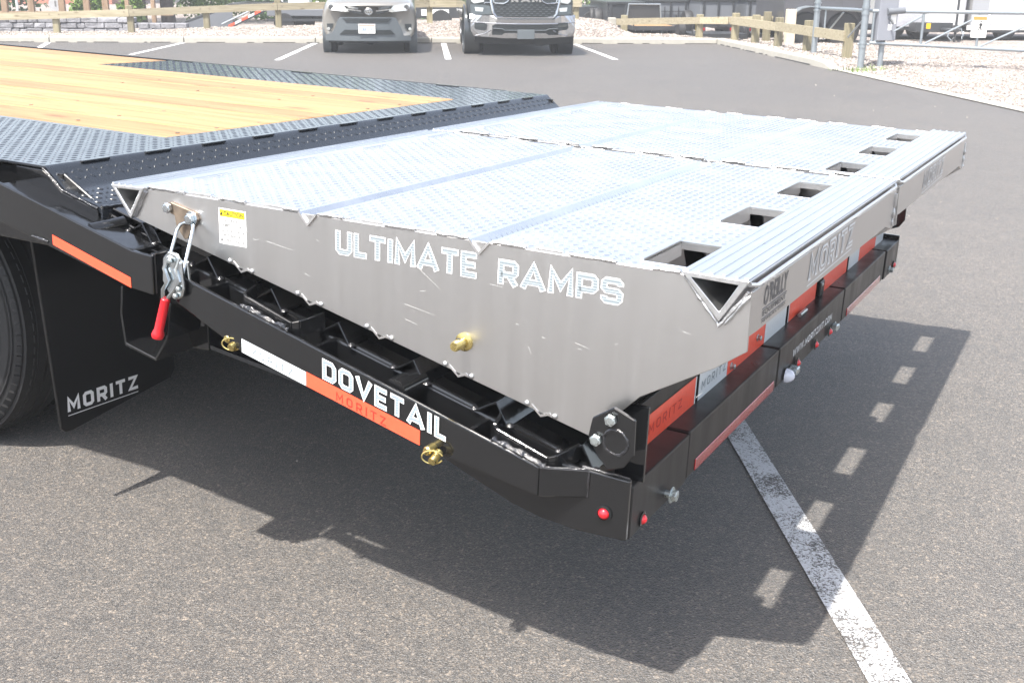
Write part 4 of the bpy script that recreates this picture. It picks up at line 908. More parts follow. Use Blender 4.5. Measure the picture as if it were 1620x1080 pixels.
for sx in (0, 1):
    fx = (lambda L: zpl(L)) if sx == 0 else (lambda L: [(-x, z) for x, z in zpl(L)])
    face_panel('headlight', fx([(150, 42), (300, 62), (415, 88), (498, 178), (440, 190), (330, 175), (205, 165), (165, 110)]), yf, headlamp, SUV, .03, .020)
    x, z = fx([(215, 115)])[0]
    MB().lathe((x, yf(x, z) - .022, z), (0, -1, 0), [(0, .047), (.006, .045), (.006, .036), (0, .033)], 20).build('headlight_ring', chrome, SUV, smooth=True)
    face_panel('fog_light_recess', fx([(140, 375), (245, 372), (235, 430), (185, 492), (140, 480)]), yf, dark_plastic, SUV, .02, .012)
    x, z = fx([(165, 455)])[0]; MB().lathe((x, yf(x, z) - .015, z), (0, -1, 0), [(0, .03), (.01, .028), (.012, .01)], 12).build('fog_light', headlamp, SUV, smooth=True)
    face_panel('grille_slot', fx([(430, 84), (650, 120), (640, 150), (500, 128)]), yf, dark_plastic, SUV, .02, .012)
    face_panel('grille_slot', fx([(485, 160), (690, 185), (690, 215), (560, 200)]), yf, dark_plastic, SUV, .02, .012)
    face_panel('grille_bar', fx([(440, 132), (640, 158), (690, 165), (690, 182), (600, 172), (480, 156)]), yf, chrome, SUV, .03, .020)
x, z = zp(770, 180)
y = yf(x, z) - .028
em = MB().lathe((0, y, z), (0, -1, 0), [(-.03, .072), (0, .072), (.004, .066)], 28).build('emblem', bronze_paint, SUV, smooth=True)
def ring3(cx, cz, a, b, r): return [(cx + a * math.cos(t), y - .008, cz + b * math.sin(t)) for t in np.linspace(0, 2 * math.pi, 28, endpoint=False)]
MB().tube(ring3(0, z, .066, .046, 0), .007, 8, True).build('emblem_ring', chrome, em, smooth=True)
MB().tube(ring3(0, z + .018, .040, .018, 0), .0055, 8, True).build('emblem_ring', chrome, em, smooth=True)
MB().tube(ring3(0, z - .006, .017, .038, 0), .0055, 8, True).build('emblem_ring', chrome, em, smooth=True)
pc = zpl([(640, 372), (902, 372), (902, 520), (640, 520)]); yy = yf(pc[0][0], pc[0][1]) - .048
pl = MB().box(pc[0][0], pc[1][0], yy - .004, yy, pc[2][1], pc[0][1]).build('licence_plate', label_white, SUV, bevel=.004)
MB().box(pc[0][0] + .008, pc[1][0] - .008, yy - .0055, yy - .004, pc[0][1] - .036, pc[0][1] - .006).build('plate_header', mat('plate_header_red', (.75, .30, .25), .5), pl)
textobj('plate_text', 'GBB 5293', (pc[0][0] + .03, yy - .0045, pc[2][1] + .035), (1, 0, 0), (0, -1, 0), .068, pc[1][0] - pc[0][0] - .06, mat('plate_blue_ink', (.10, .16, .30), .5), pl, True)
MB().lathe((-.0, .62, .20), (0, 1, 0), [(0, .05), (.03, .07), (.2, .07), (.22, .05)], 14).build('underbody_pan', dark_under, SUV)
MB().box(-.80, .80, .45, 3.5, .19, .30).build('underbody', dark_under, SUV, bevel=.03)

# ---- pickup truck
TK = empty('parked_pickup', W(1.285, -3.92, 0), RZ)
tag(TK, 'dark grey pickup truck with chrome bumper and black mesh grille parked nose-out at the kerb', 'truck')
k1 = .13
def tp(hw, z0, z1): return [(hw * .6, z0), (hw * .96, z0 + .02), (hw, z0 + .15), (hw, z0 + (z1 - z0) * .6), (hw * .985, z1 - .06), (hw * .90, z1), (hw * .4, z1 + .03)]
sts = [(.10, k1, tp(.90, .62, 1.06)), (.14, k1, tp(.965, .58, 1.12)), (.4, k1 * .5, tp(.99, .50, 1.17)), (1.2, 0, tp(1.0, .48, 1.20)), (1.75, 0, tp(1.0, .45, 1.22)), (3.3, 0, tp(1.0, .45, 1.22)), (3.45, 0, tp(1.0, .50, 1.20)), (4.9, 0, tp(.99, .55, 1.20)), (5.0, -.02, tp(.95, .6, 1.17))]
car_body('body', sts, slate_paint, TK, 2)
car_body('window_glass', [(1.7, .1, [(.6, 1.15), (.86, 1.16), (.86, 1.19), (.84, 1.21), (.5, 1.22)]), (2.15, .04, [(.6, 1.15), (.9, 1.18), (.82, 1.5), (.74, 1.62), (.5, 1.66)]), (3.15, 0, [(.6, 1.15), (.9, 1.18), (.82, 1.52), (.74, 1.64), (.5, 1.68)]), (3.4, 0, [(.6, 1.15), (.88, 1.18), (.8, 1.4), (.72, 1.5), (.5, 1.55)])], glass, TK, 1)
MB().prism([(-.72, 1.62), (-.6, 1.67), (0, 1.69), (.6, 1.67), (.72, 1.62)], 'y', 2.2, 3.25).build('roof', slate_paint, TK, bevel=.02)
for s in (-1, 1):
    car_wheel(s * .90, .88, .375, .26, TK); car_wheel(s * .93, 3.72, .375, .26, TK)
    MB().lathe((s * 1.10, 1.9, 1.32), (0, 1, 0), [(-.05, .05), (-.04, .11), (.03, .12), (.05, .10)], 14).build('mirror', dark_plastic, TK, smooth=True)
    MB().lathe((s * .925, .88, .40), (s, 0, 0), [(-.2, .47), (.085, .47), (.088, .44), (-.2, .44)], 32).build('arch_trim', slate_paint, TK, smooth=True)
def zt(zx, zy): return ((730 + zx / 8.526 - 827) * .01149, .985 - .0111 * (zy / 8.526))
ztl = lambda L: [zt(*q) for q in L]
yt = lambda x, z: k1 * x * x + .03 + max(0, z - .75) * .12
yb = lambda x, z: yt(x, z) - .10
CX = 827
sym = lambda L: L + [(2 * 827.0 - 1660 + 0, 0)] if False else L
# grille with chrome shell
gp = ztl([(430, -60), (1322, -60), (1318, 30), (1285, 195), (1245, 228), (500, 228), (462, 195), (432, 30)])
face_panel('grille', gp, yt, dark_plastic, TK, .05, .03)
def stroke_panel(name, pts, w, yfun, m, lift, parent=TK, close=False):
    P = [(x, yfun(x, z) - lift, z) for x, z in pts]; P2 = []
    for a, b in zip(P, P[1:] + ([P[0]] if close else [])):
        for k in range(4): P2.append(Vector(a).lerp(Vector(b), k / 4))
    if not close: P2.append(Vector(P[-1]))
    return MB().tube(P2, w, 8, close).build(name, m, parent, smooth=True)
stroke_panel('grille_surround', ztl([(418, -60), (420, 40), (450, 190), (495, 242), (1250, 242), (1296, 190), (1330, 40), (1332, -60)]), .028, yt, chrome, .02)
stroke_panel('grille_inner_bar', ztl([(452, -50), (455, 40), (480, 52), (590, 56), (640, 30), (665, -20)]), .012, yt, chrome, .045)
stroke_panel('grille_inner_bar', ztl([(1300, -50), (1297, 40), (1270, 52), (1160, 56), (1110, 30), (1085, -20)]), .012, yt, chrome, .045)
cell = MB()
for r_i, zy in enumerate((75, 103, 131, 159, 187, 212)):
    for c_i in range(11):
        zx = 480 + c_i * 80 + (40 if r_i % 2 else 0)
        if 455 + max(0, zy - 120) * .3 < zx - 20 and zx + 25 < 1310 - max(0, zy - 120) * .3:
            x, z = zt(zx, zy); cell.box(x - .026, x + .026, yt(x, z) - .040, yt(x, z) - .028, z - .004, z + .004)
tag(cell.build('grille_mesh', mat('grille_mesh_grey', (.12, .13, .135), .35, .4), TK), kind='stuff')
x0, z0 = zt(690, 36); x1, _ = zt(1082, 36)
lettering('truck_lettering', 'RAM', (x0, yt(0, z0) - .045, z0), (1, 0, 0), (0, 0, 1), (0, -1, 0), .085, x1 - x0, chrome, None, TK, T=.3, sp=.28)
for sx in (0, 1):
    fx = (lambda L: ztl(L)) if sx == 0 else (lambda L: [(-x, z) for x, z in ztl(L)])
    face_panel('headlight', fx([(150, 70), (330, 75), (400, 90), (442, 205), (150, 200)]), yt, headlamp_dark, TK, .03, .02)
    face_panel('headlight', fx([(160, -40), (320, -40), (330, 35), (200, 60), (160, 30)]), yt, headlamp, TK, .03, .02)
    face_panel('headlight_lens', fx([(205, 105), (320, 115), (310, 165), (215, 160)]), yt, headlamp, TK, .02, .026)
    stroke_panel('headlight_trim', fx([(330, 60), (345, 45), (430, 45)]), .009, yt, chrome, .03)
# chrome bumper, dark openings
bz = lambda x, z: yb(x, z) + max(0, z - .66) * .8 + max(0, .45 - z) * .3
bp = face_panel('bumper', ztl([(143, 203), (250, 210), (450, 218), (500, 262), (1262, 262), (1310, 218), (1500, 212), (1552, 203), (1552, 420), (1535, 490), (1380, 500), (1180, 515), (580, 515), (380, 500), (190, 490), (150, 420)]), bz, chrome, TK, .16, 0)
stroke_panel('bumper_crease', ztl([(150, 300), (420, 318), (700, 325), (1050, 325), (1330, 318), (1545, 300)]), .010, bz, chrome, .002, bp)
face_panel('bumper_intake', ztl([(430, 345), (460, 335), (1290, 335), (1322, 345), (1320, 470), (1190, 472), (1150, 445), (600, 445), (560, 472), (432, 470)]), bz, dark_plastic, bp, .02, .014)
stroke_panel('intake_bar', ztl([(440, 383), (560, 388), (600, 408), (1150, 408), (1190, 388), (1310, 383)]), .007, bz, clad, .02, bp)
for sx in (0, 1):
    fx = (lambda L: ztl(L)) if sx == 0 else (lambda L: [(-x, z) for x, z in ztl(L)])
    f = face_panel('fog_light_recess', fx([(205, 305), (330, 308), (358, 340), (352, 400), (330, 415), (215, 400), (195, 375)]), bz, dark_plastic, bp, .02, .012)
    face_panel('fog_light', fx([(225, 335), (330, 340), (328, 365), (225, 360)]), bz, headlamp_dark, bp, .02, .020)
    stroke_panel('bumper_crease', fx([(205, 485), (330, 455), (405, 410)]), .008, bz, chrome, .004, bp)
pq = ztl([(765, 400), (995, 400), (995, 525), (765, 525)]); yy = bz(0, .4) - .03
MB().box(pq[0][0], pq[1][0], yy - .012, yy + .02, pq[2][1], pq[0][1]).build('plate_bracket', clad, bp, bevel=.005)
face_panel('lower_valance', ztl([(205, 500), (1530, 500), (1510, 590), (1240, 600), (1100, 625), (950, 600), (330, 598), (215, 570)]), lambda x, z: bz(x, z) + .06, dark_under, TK, .3, 0)
MB().box(-.85, .85, .5, 4.8, .32, .55).build('underbody', dark_under, TK, bevel=.03)
MB().lathe((.1, 1.1, .26), (1, 0, 0), [(-.25, .05), (-.1, .09), (.1, .09), (.3, .05)], 14).build('axle', dark_under, TK, smooth=True)

# ================================================================== FENCES
def lot_piece(mb, name, m, parent, bevel=.006): return mb.build(name, m, parent, bevel=bevel)
F1 = empty('timber_fence', W(-10, 1.3, 0), RZ)
tag(F1, 'low timber post and rail fence on the gravel bank behind the parked cars', 'fence')
zr_ = lambda s: [(-12, .36), (-9.5, .38), (-6.75, .478), (-5.13, .555), (-3.57, .625), (-2.7, .66), (-.5, .70), (3.2, .73)]
def zrail(s):
    K = zr_(s)
    for (a, h0), (b, h1) in zip(K, K[1:]):
        if a <= s <= b: return h0 + (h1 - h0) * (s - a) / (b - a)
    return K[-1][1] if s > 0 else K[0][1]
posts = [-11.5, -9.93, -8.36, -6.78, -5.15, -3.59, -2.0, -.26, 1.35, 3.03]
for i, s in enumerate(posts):
    zt_ = zrail(s) + .13 + (.10 if i in (3, 5) else -.02)
    MB().box(s + 10 - .065, s + 10 + .065, -.0, .13, bed_h(s, 1.4) - .1, zt_).build('post', treated_v, F1, bevel=.008)
sp = [-11.5, -8.36 + .0, -6.78, -3.59, -.26, 3.15]
cuts = [-13.0, -9.93, -6.78, -3.59, -.26, 3.15]
for a, b in zip(cuts, cuts[1:]):
    za, zb = zrail(a), zrail(b); zm = zrail((a + b) / 2); m_ = (a + b) / 2
    mb = MB(); T_ = .15
    mb.hexa([(a + 10.004, -.045, za), (m_ + 10, -.045, zm), (m_ + 10, -.002, zm), (a + 10.004, -.002, za)], [(a + 10.004, -.045, za + T_), (m_ + 10, -.045, zm + T_), (m_ + 10, -.002, zm + T_), (a + 10.004, -.002, za + T_)])
    mb.hexa([(m_ + 10, -.045, zm), (b + 9.996, -.045, zb), (b + 9.996, -.002, zb), (m_ + 10, -.002, zm)], [(m_ + 10, -.045, zm + T_), (b + 9.996, -.045, zb + T_), (b + 9.996, -.002, zb + T_), (m_ + 10, -.002, zm + T_)])
    mb.build('rail', treated, F1)
for s in posts:
    for ds in (-.10, .10):
        x = s + 10 + ds; z = zrail(s) + .095
        MB().cyl((x, -.046, z), (x, -.052, z), .014, n=8).build('bolt', brown_steel, F1)
CB = tag(MB().box(-.16, .0, -.12, .10, .16, .50).build('concrete_block', concrete, None, bevel=.012), 'pale concrete end block between the gravel bank and the right-hand timber fence', 'block')
CB.location = W(3.93, 1.32, 0); CB.rotation_euler = (0, 0, RZ)
# right-hand fence: runs along the kerb, turns the corner, ends at the pipe gate
F2 = empty('timber_fence', W(6.4, 0, 0), RZ)
tag(F2, 'low weathered timber rail fence turning the kerb corner towards the pipe gate', 'fence')
def rail_seg(a, b, z0, z1, h, off, parent):
    a = Vector((a[0] - 6.4, a[1], 0)); b = Vector((b[0] - 6.4, b[1], 0)); d = (b - a).normalized(); n = Vector((d.y, -d.x, 0)) * .022; o_ = Vector((d.y, -d.x, 0)) * off
    lo = [a + o_ - n, b + o_ - n, b + o_ + n, a + o_ + n]; zz = [z0, z1, z1, z0]
    MB().hexa([(p.x, p.y, z) for p, z in zip(lo, zz)], [(p.x, p.y, z + h) for p, z in zip(lo, zz)]).build('rail', treated, parent)
P2 = [(4.22, 1.78, .54), (5.70, .62, .60), (6.28, -.20, .66), (6.42, -1.22, .655), (6.50, -2.50, .65), (6.62, -3.86, .645), (6.68, -5.69, .67)]
for s, t, zt_ in P2:
    MB().box(s - 6.4 - .07, s - 6.4 + .07, t - .07, t + .07, -.1, zt_).build('post', treated_v, F2, bevel=.008)
rail_seg((3.98, 1.70), (5.72, .54), .32, .405, .145, .04, F2); rail_seg((5.722, .538), (6.18, -.10), .405, .425, .145, .05, F2)
rail_seg((6.20, -.10), (6.43, -2.5), .425, .40, .155, .0, F2); rail_seg((6.43, -2.51), (6.60, -5.72), .40, .375, .165, .0, F2)
F3 = empty('timber_fence', W(6.4, 0, 0), RZ)
tag(F3, 'short timber rail behind the fence corner, beside the dark enclosed trailer', 'fence')
MB().box(.40, .54, -.6, -.46, -.05, .70).build('post', treated_v, F3, bevel=.008)
rail_seg((5.95, .30), (7.2, -.62), .44, .50, .12, .0, F3)
WP = tag(MB().box(-.09, .09, -.08, .08, -.05, .78).build('timber_post', mat('pale_bare_timber', (.58, .50, .38), .7, var=.1, vscale=10), None, bevel=.008), 'thick pale timber post standing behind the fence, just left of the dark trailer wheel', 'post')
WP.location = W(7.02, -1.6, 0); WP.rotation_euler = (0, 0, RZ)
# tubular gate: hinge post, swinging gate, operator cabinet, sign
GT = empty('pipe_gate', W(6.39, -7.05, 0), RZ)
tag(GT, 'grey galvanised pipe gate with diagonal braces and a white warning sign', 'gate')
MB().cyl((0, 0, -.1), (0, 0, 1.75), .054, n=20).build('hinge_post', galv, GT, smooth=True)
for z in (.36, .42, .86, .95, .975): MB().cyl((0, 0, z - .012), (0, 0, z + .012), .062, n=20).build('hinge_collar', galv, GT, smooth=True)
gx, gy = 6.2, -1.4; gl = math.hypot(gx, gy)
def GP(d, z): return (.10 + gx / gl * d, -.02 + gy / gl * d, z)
MB().tube([GP(.0, .905), GP(6.0, .90)], .030, 12).build('top_rail', galv, GT, smooth=True)
MB().tube([GP(.0, .425), GP(3.0, .32), GP(6.0, .24)], .028, 12).build('bottom_rail', galv, GT, smooth=True)
for i, d in enumerate((.03, .78, 1.62, 2.6, 3.6, 4.6)):
    MB().tube([GP(d, .42 - d * .032), GP(d, .90)], .020, 10).build('upright', galv, GT, smooth=True)
    if i: pass
for a, b in ((.05, .76), (.80, 1.60), (1.64, 2.58), (2.62, 3.58), (3.62, 4.58)):
    MB().tube([GP(a, .43 - a * .032), GP(b, .84)], .015, 8).build('brace', galv, GT, smooth=True)
MB().tube([GP(-.18, .40), GP(.0, .40)], .02, 8).build('hinge_arm', galv, GT, smooth=True)
SG = empty('warning_sign', tuple(Vector(GT.location)), RZ); SG.location = W(6.39, -7.05, 0)
tag(SG, 'white warning sign with orange header hung on the pipe gate', 'sign')
c = Vector(GP(1.62, .0)); u_ = Vector((gx / gl, gy / gl, 0)); n_ = Vector((gy / gl, -gx / gl, 0))
def plate(c, hw, z0, z1, th, off, m, name, parent, bevel=0):
    p = [c - u_ * hw + n_ * off, c + u_ * hw + n_ * off, c + u_ * hw + n_ * (off + th), c - u_ * hw + n_ * (off + th)]
    return MB().hexa([(q.x, q.y, z0) for q in p], [(q.x, q.y, z1) for q in p]).build(name, m, parent, bevel=bevel)
plate(c, .115, .53, .86, .004, .035, label_white, 'sign_board', SG); plate(c, .10, .79, .845, .0015, .0395, orange_mat, 'sign_header', SG)
fg = MB()
def pp(x, z, o=.0395): q = c + u_ * x + n_ * o; return (q.x, q.y, z)
fg.add([pp(-.02, .64), pp(.0, .69), pp(-.01, .74), pp(.025, .75), pp(.05, .72), pp(.03, .69), pp(.045, .64), pp(.02, .64), pp(.01, .68), pp(.0, .64)], [tuple(range(10))])
fg.add([pp(.005, .758), pp(.03, .758), pp(.03, .78), pp(.005, .78)], [(0, 1, 2, 3)])
fg.build('sign_figure', label_black, SG)
for z in (.56, .585, .61): plate(c, .08, z, z + .006, .0008, .0395, label_grey, 'sign_text_line', SG)
MB().tube([(c + n_ * .03 - u_ * .0 + Vector((0, 0, .87)))[:], (c + n_ * .03 + Vector((0, 0, .93)))[:]], .004, 6).build('sign_tie', galv, SG)
CBX = empty('gate_operator_box', W(6.74, -7.28, 0), RZ)
tag(CBX, 'dark grey gate operator cabinet on a short post right behind the gate hinge', 'cabinet')
MB().box(-.17, .13, .12, .36, .46, 1.35).build('cabinet', mat('grey_cabinet_paint', (.22, .23, .26), .4), CBX, bevel=.01)
MB().cyl((-.03, .24, 0), (-.03, .24, .47), .045, n=12).build('stand', galv, CBX, smooth=True)
MB().box(.02, .11, .117, .12, .72, .86).build('cabinet_label', label_white, CBX); MB().box(.02, .11, .115, .12, .862, .885).build('cabinet_label', orange_mat, CBX)
MB().box(-.01, .05, .116, .12, .62, .71).build('cabinet_label', label_white, CBX)
MB().tube([(-.02, .1, .80), (.0, .02, .76), (.01, .0, .72)], .018, 8).build('hasp', dump_black, CBX, smooth=True)
MB().cyl((-.05, .1, .90), (.22, .1, .92), .05, n=14).build('operator_arm', dump_grey, CBX, smooth=True)
PG = empty('gate_post', W(6.55, -4.42, 0), RZ)
tag(PG, 'galvanised steel post standing behind the timber fence left of the gate', 'post')
MB().cyl((0, 0, -.1), (0, 0, 1.75), .052, n=18).build('post', galv, PG, smooth=True)
for z in (.84, .90, .97): MB().cyl((0, 0, z - .012), (0, 0, z + .012), .066, n=18).build('post_collar', galv, PG, smooth=True)
MB().tube([(.05, .0, .875), (.0, -2.55, .905)], .026, 10).build('link_rail', galv, PG, smooth=True)
MB().tube([(.05, -.3, .875), (.05, -.3, .35)], .016, 8).build('link_upright', galv, PG, smooth=True)
MB().tube([(.05, -.35, .42), (.03, -1.2, .84)], .014, 8).build('link_brace', galv, PG, smooth=True)
MB().tube([(.03, -1.5, .45), (.02, -2.3, .86)], .014, 8).build('link_brace', galv, PG, smooth=True)

# ================================================================== TRAILERS IN THE YARD
def small_wheel(x, y, r, w, parent, s=1): return car_wheel(x, y, r, w, parent, rim_mat)
def yard_wheel(x, y, r, parent, face=-1):
    o = MB().lathe((x, y, r), (0, face, 0), [(-.2, r * .6), (-.2, r * .92), (-.16, r), (-.04, r), (0, r * .92), (0, r * .6)], 30).build('wheel', rubber, parent, smooth=True)
    MB().lathe((x, y, r), (0, face, 0), [(-.15, r * .58), (-.01, r * .6), (-.012, r * .54), (-.06, r * .5), (-.07, .09), (-.03, .085), (-.03, .001)], 22).build('rim', rim_mat, o, smooth=True)
    return o
def fender(x0, x1, y0, y1, zc, r, m, parent):
    P = []
    for k in range(9):
        a = math.pi * (1 - k / 8); P.append((x0 + r + r * math.cos(a) if k <= 4 else x1 - r + r * math.cos(a), zc + r * math.sin(a)))
    inner = [((p[0] - (x0 + x1) / 2) * .97 + (x0 + x1) / 2, zc + (p[1] - zc) * .95) for p in P]
    return MB().prism(P + inner[::-1], 'y', y0, y1).build('fender', m, parent)
# dark enclosed trailer by the gate
ET = empty('enclosed_trailer', W(7.05, -1.3, 0), RZ)
tag(ET, 'charcoal enclosed cargo trailer with silver fenders behind the fence, left of the gate', 'trailer')
MB().box(-.05, 1.72, .10, 2.1, .42, 2.1).build('body', charcoal_panel, ET, bevel=.02)
for x in np.arange(.55, 1.7, .6): MB().box(x, x + .012, .094, .10, .44, 2.06).build('panel_seam', charcoal_panel, ET)
yard_wheel(.42, .03, .36, ET); yard_wheel(1.22, .03, .36, ET)
fender(-.02, 1.68, -.13, .12, .42, .42, galv, ET)
MB().box(-.08, 1.74, .05, 2.15, .38, .42).build('chassis', dump_black, ET)
MB().tube([(1.74, 1.1, .38), (2.7, 1.1, .36)], .05, 8).build('tow_bar', dump_black, ET, smooth=True)
for y in (1.06,): MB().box(2.5, 2.58, y, y + .08, 0, .42).build('jack', galv, ET)
# silver enclosed trailers
AT = empty('enclosed_trailer', W(10.5, 2.1, 0), RZ)
tag(AT, 'silver checker-plate enclosed trailer with white nose behind the pipe gate', 'trailer')
MB().box(.15, 1.95, 0, 2.2, .30, 2.3).build('body', silver_panel, AT, bevel=.02)
MB().box(.15, .95, -.012, 0, .30, 2.28).build('checker_panel', mat('checker_panel', (.52, .52, .55), .4, .4, bump=.9, bscale=22, bdist=.01), AT)
MB().lathe((1.55, -.02, .34), (0, 0, 1), [(0, .40), (.02, .42), (1.9, .42), (1.95, .38)], 28).build('nose', white_panel, AT, smooth=True)
MB().box(.95, 1.95, -.03, 0, .26, .32).build('skirt', white_panel, AT)
MB().box(.1, 2.0, -.02, 2.2, .22, .28).build('chassis', dump_black, AT)
for x in (.35, 1.0): yard_wheel(x, .12, .30, AT)
for q in ((1.0, 0.0), (1.9, 0.0)):
    MB().tube([(q[0], -.05, .26), (1.35, -1.1, .26)], .045, 8).build('tow_frame', dump_black, AT, smooth=True)
MB().box(.55, 1.45, -.65, -.25, .20, .42).build('battery_box', dump_black, AT, bevel=.01); MB().box(.80, .90, -.655, -.65, .28, .40).build('reflector', amber, AT)
MB().tube([(1.35, -1.0, .0), (1.35, -1.0, .95)], .03, 10).build('tongue_jack', dump_black, AT, smooth=True)
MB().tube([(1.25, -.9, .26), (1.2, -.95, .12), (1.28, -1.0, .03), (1.3, -1.05, .10)], .014, 6).build('safety_chain', galv, AT, smooth=True)
MB().tube([(1.5, -.95, .30), (1.55, -1.0, .14), (1.52, -1.0, .05), (1.6, -.9, .22)], .014, 6).build('safety_chain', galv, AT, smooth=True)
BT = empty('enclosed_trailer', W(12.6, 1.9, 0), RZ)
tag(BT, 'long silver enclosed trailer with grey door at the right edge of the photo', 'trailer')
MB().box(.0, 7, 0, 2.3, .30, 2.4).build('body', silver_panel, BT, bevel=.02)
MB().box(.48, 3.2, -.012, 0, .36, 2.3).build('checker_panel', MATS['checker_panel'], BT)
MB().box(-.02, .40, -.015, 0, .34, 2.2).build('side_door', grey_panel, BT, bevel=.003)
MB().box(.40, .46, -.03, 0, .26, 2.3).build('corner_post', white_panel, BT); MB().box(-.1, 7, -.03, 0, .24, .34).build('skirt', white_panel, BT)
MB().box(.42, .45, -.036, -.03, .60, .66).build('side_marker', amber, BT)
MB().box(0, 7, -.01, 2.3, .18, .26).build('chassis', dump_black, BT)
for x in (.95, 1.75, 2.6): yard_wheel(x, .10, .28, BT)
# dump trailers in a row between truck and gate
def dump_trailer(loc, w, h0, h1, kind, label, dep=2.8):
    r = empty('dump_trailer', loc, RZ); tag(r, label, 'trailer', 'dump trailers parked in a row in the yard')
    mcol = dump_grey if kind in (1, 2) else dump_black
    MB().box(-w / 2, w / 2, 0, .05, h0, h1).build('tailgate', mcol, r, bevel=.008)
    for x in (-w / 2, w / 2 - .05): MB().box(x, x + .05, .05, dep, h0, h1).build('side_wall', mcol, r, bevel=.008)
    MB().box(-w / 2, w / 2, dep, dep + .05, h0, h1).build('front_wall', mcol, r, bevel=.008)
    MB().box(-w / 2 - .03, w / 2 + .03, -.04, dep + .08, h1, h1 + .06).build('top_rim', dump_black, r, bevel=.008)
    MB().box(-w / 2, w / 2, 0, dep, h0 - .06, h0).build('floor', dump_black, r)
    for x in (-w / 2 + .05, -.03, w / 2 - .10): MB().box(x, x + .05, -.035, 0, h0, h1).build('gate_rib', dump_black, r, bevel=.004)
    for x in (-w / 2 - .2, w / 2):
        for y in (.9, 1.7): MB().lathe((x, y, .30), (1, 0, 0), [(0, .18), (0, .28), (.03, .30), (.17, .30), (.2, .28), (.2, .18)], 24).build('wheel', rubber, r, smooth=True)
    for x in (-w / 2 + .06, w / 2 - .14):
        MB().box(x, x + .08, -.02, dep + 1.2, h0 - .16, h0 - .06).build('chassis_rail', dump_black, r)
        MB().box(x, x + .05, -.05, -.02, h0 - .14, h0 - .08).build('tail_light', lens_red_dark, r)
    if kind == 2:
        for x in np.linspace(-w / 2 + .1, w / 2 - .1, 5): MB().box(x, x + .02, -.05, -.035, h0 - .0, h1 - .1).build('ladder_bar', dump_black, r)
        MB().box(-w / 2 + .1, w / 2 - .08, -.055, -.035, (h0 + h1) / 2 - .01, (h0 + h1) / 2 + .01).build('ladder_bar', dump_black, r)
    return r
dump_trailer(W(4.78, 4.6, 0), .95, .38, .72, 0, 'black dump trailer nearest the pickup, under the end of the timber rail')
dump_trailer(W(6.75, 3.0, 0), .88, .30, .83, 1, 'grey walled dump trailer with black rim, second from the right of the row')
dump_trailer(W(5.85, 4.2, 0), .9, .34, .78, 2, 'dump trailer with barred tailgate in the middle of the row')
dump_trailer(W(7.85, 2.8, 0), .92, .30, .84, 1, 'plain grey dump trailer with a seam down its gate, beside the charcoal trailer')
# small flatbeds at their feet
def flatbed(loc, w, d, z, label, m=pine):
    r = empty('flatbed_trailer', loc, RZ); tag(r, label, 'trailer', 'low flatbed trailers in the yard')
    n = max(3, int(d / .2))
    for i in range(n): MB().box(-w / 2, w / 2, i * d / n, (i + 1) * d / n - .01, z - .03, z).build('deck_plank', m, r)
    MB().box(-w / 2 - .04, w / 2 + .04, -.05, 0, z - .10, z - .0).build('rear_bar', dump_black, r, bevel=.004)
    for x in (-w / 2 - .04, w / 2): MB().box(x, x + .04, 0, d, z - .10, z + .0).build('side_bar', dump_black, r, bevel=.004)
    for x in (-w / 2 - .04, w / 2 + .02): MB().box(x, x + .03, -.03, .0, z, z + .26).build('corner_post', dump_black, r)
    for s in (-1, 1): MB().lathe((s * (w / 2 + .15), d * .5, .2), (s, 0, 0), [(-.08, .12), (-.08, .18), (-.06, .2), (.06, .2), (.08, .18), (.08, .12)], 20).build('wheel', rubber, r, smooth=True)
    return r
flatbed(W(5.05, 2.35, 0), .95, 1.6, .28, 'low trailer with tan plank deck showing under the fence rail, right of the concrete block')
r = flatbed(W(6.3, 1.15, 0), 1.2, 1.2, .17, 'very low black trailer lying directly behind the fence corner', dump_black)
# gate standing upright with silver tube frame
RG = empty('ramp_gate', W(5.05, 3.6, 0), RZ); tag(RG, 'upright trailer ramp gate with pale tubular frame and black infill', 'gate')
MB().prism([(-.46, .06), (.46, .06), (.38, .72), (-.38, .72)], 'y', .02, .03).build('infill_panel', dump_black, RG)
MB().tube([(-.46, 0, .05), (-.39, 0, .74), (.39, 0, .74), (.46, 0, .05)], .026, 8).build('tube_frame', galv, RG, smooth=True)
for x in (-.2, 0, .2): MB().tube([(x, 0, .1), (x, 0, .38)], .012, 6).build('frame_bar', galv, RG)
YB = tag(MB().box(-.045, .045, -.02, .02, .12, .30).build('yellow_reflector_box', label_yellow, None, bevel=.008), 'small yellow box fixed behind the timber rail, in front of the dump trailers', 'box')
YB.location = W(5.98, 1.9, .06); YB.rotation_euler = (0, 0, RZ)
MB_ = MB().box(-.03, .03, .02, .03, -.06, .14).build('bracket', dump_black, YB)
# tilt-deck equipment trailers left of the SUV
EQ = empty('equipment_trailer', W(-6.7, 3.9, 0), RZ)
tag(EQ, 'black tilt-bed equipment trailer with sloping ramp and red and white tape, left of the SUV', 'trailer')
MB().prism([(-.0, .05), (.10, .05), (1.75, .62), (3.2, .66), (3.2, .74), (1.7, .70)], 'y', 0, 1.9).build('sloping_deck', dump_black, EQ, bevel=.01)
MB().prism([(.10, .05), (1.75, .62), (1.75, .05)], 'y', .0, .02).build('side_skirt', dump_grey, EQ)
for i in range(7):
    x = 1.65 + i * .16; z = .14 + i * .075
    MB().prism([(x, z), (x + .15, z + .07), (x + .15, z + .13), (x, z + .06)], 'y', -.11, -.10).build('reflective_tape', tape_red if i % 2 == 0 else tape_white, EQ)
MB().prism([(1.45, .05), (1.55, .05), (3.0, .72), (2.9, .78)], 'y', -.10, -.02).build('loading_ramp', dump_black, EQ, bevel=.005)
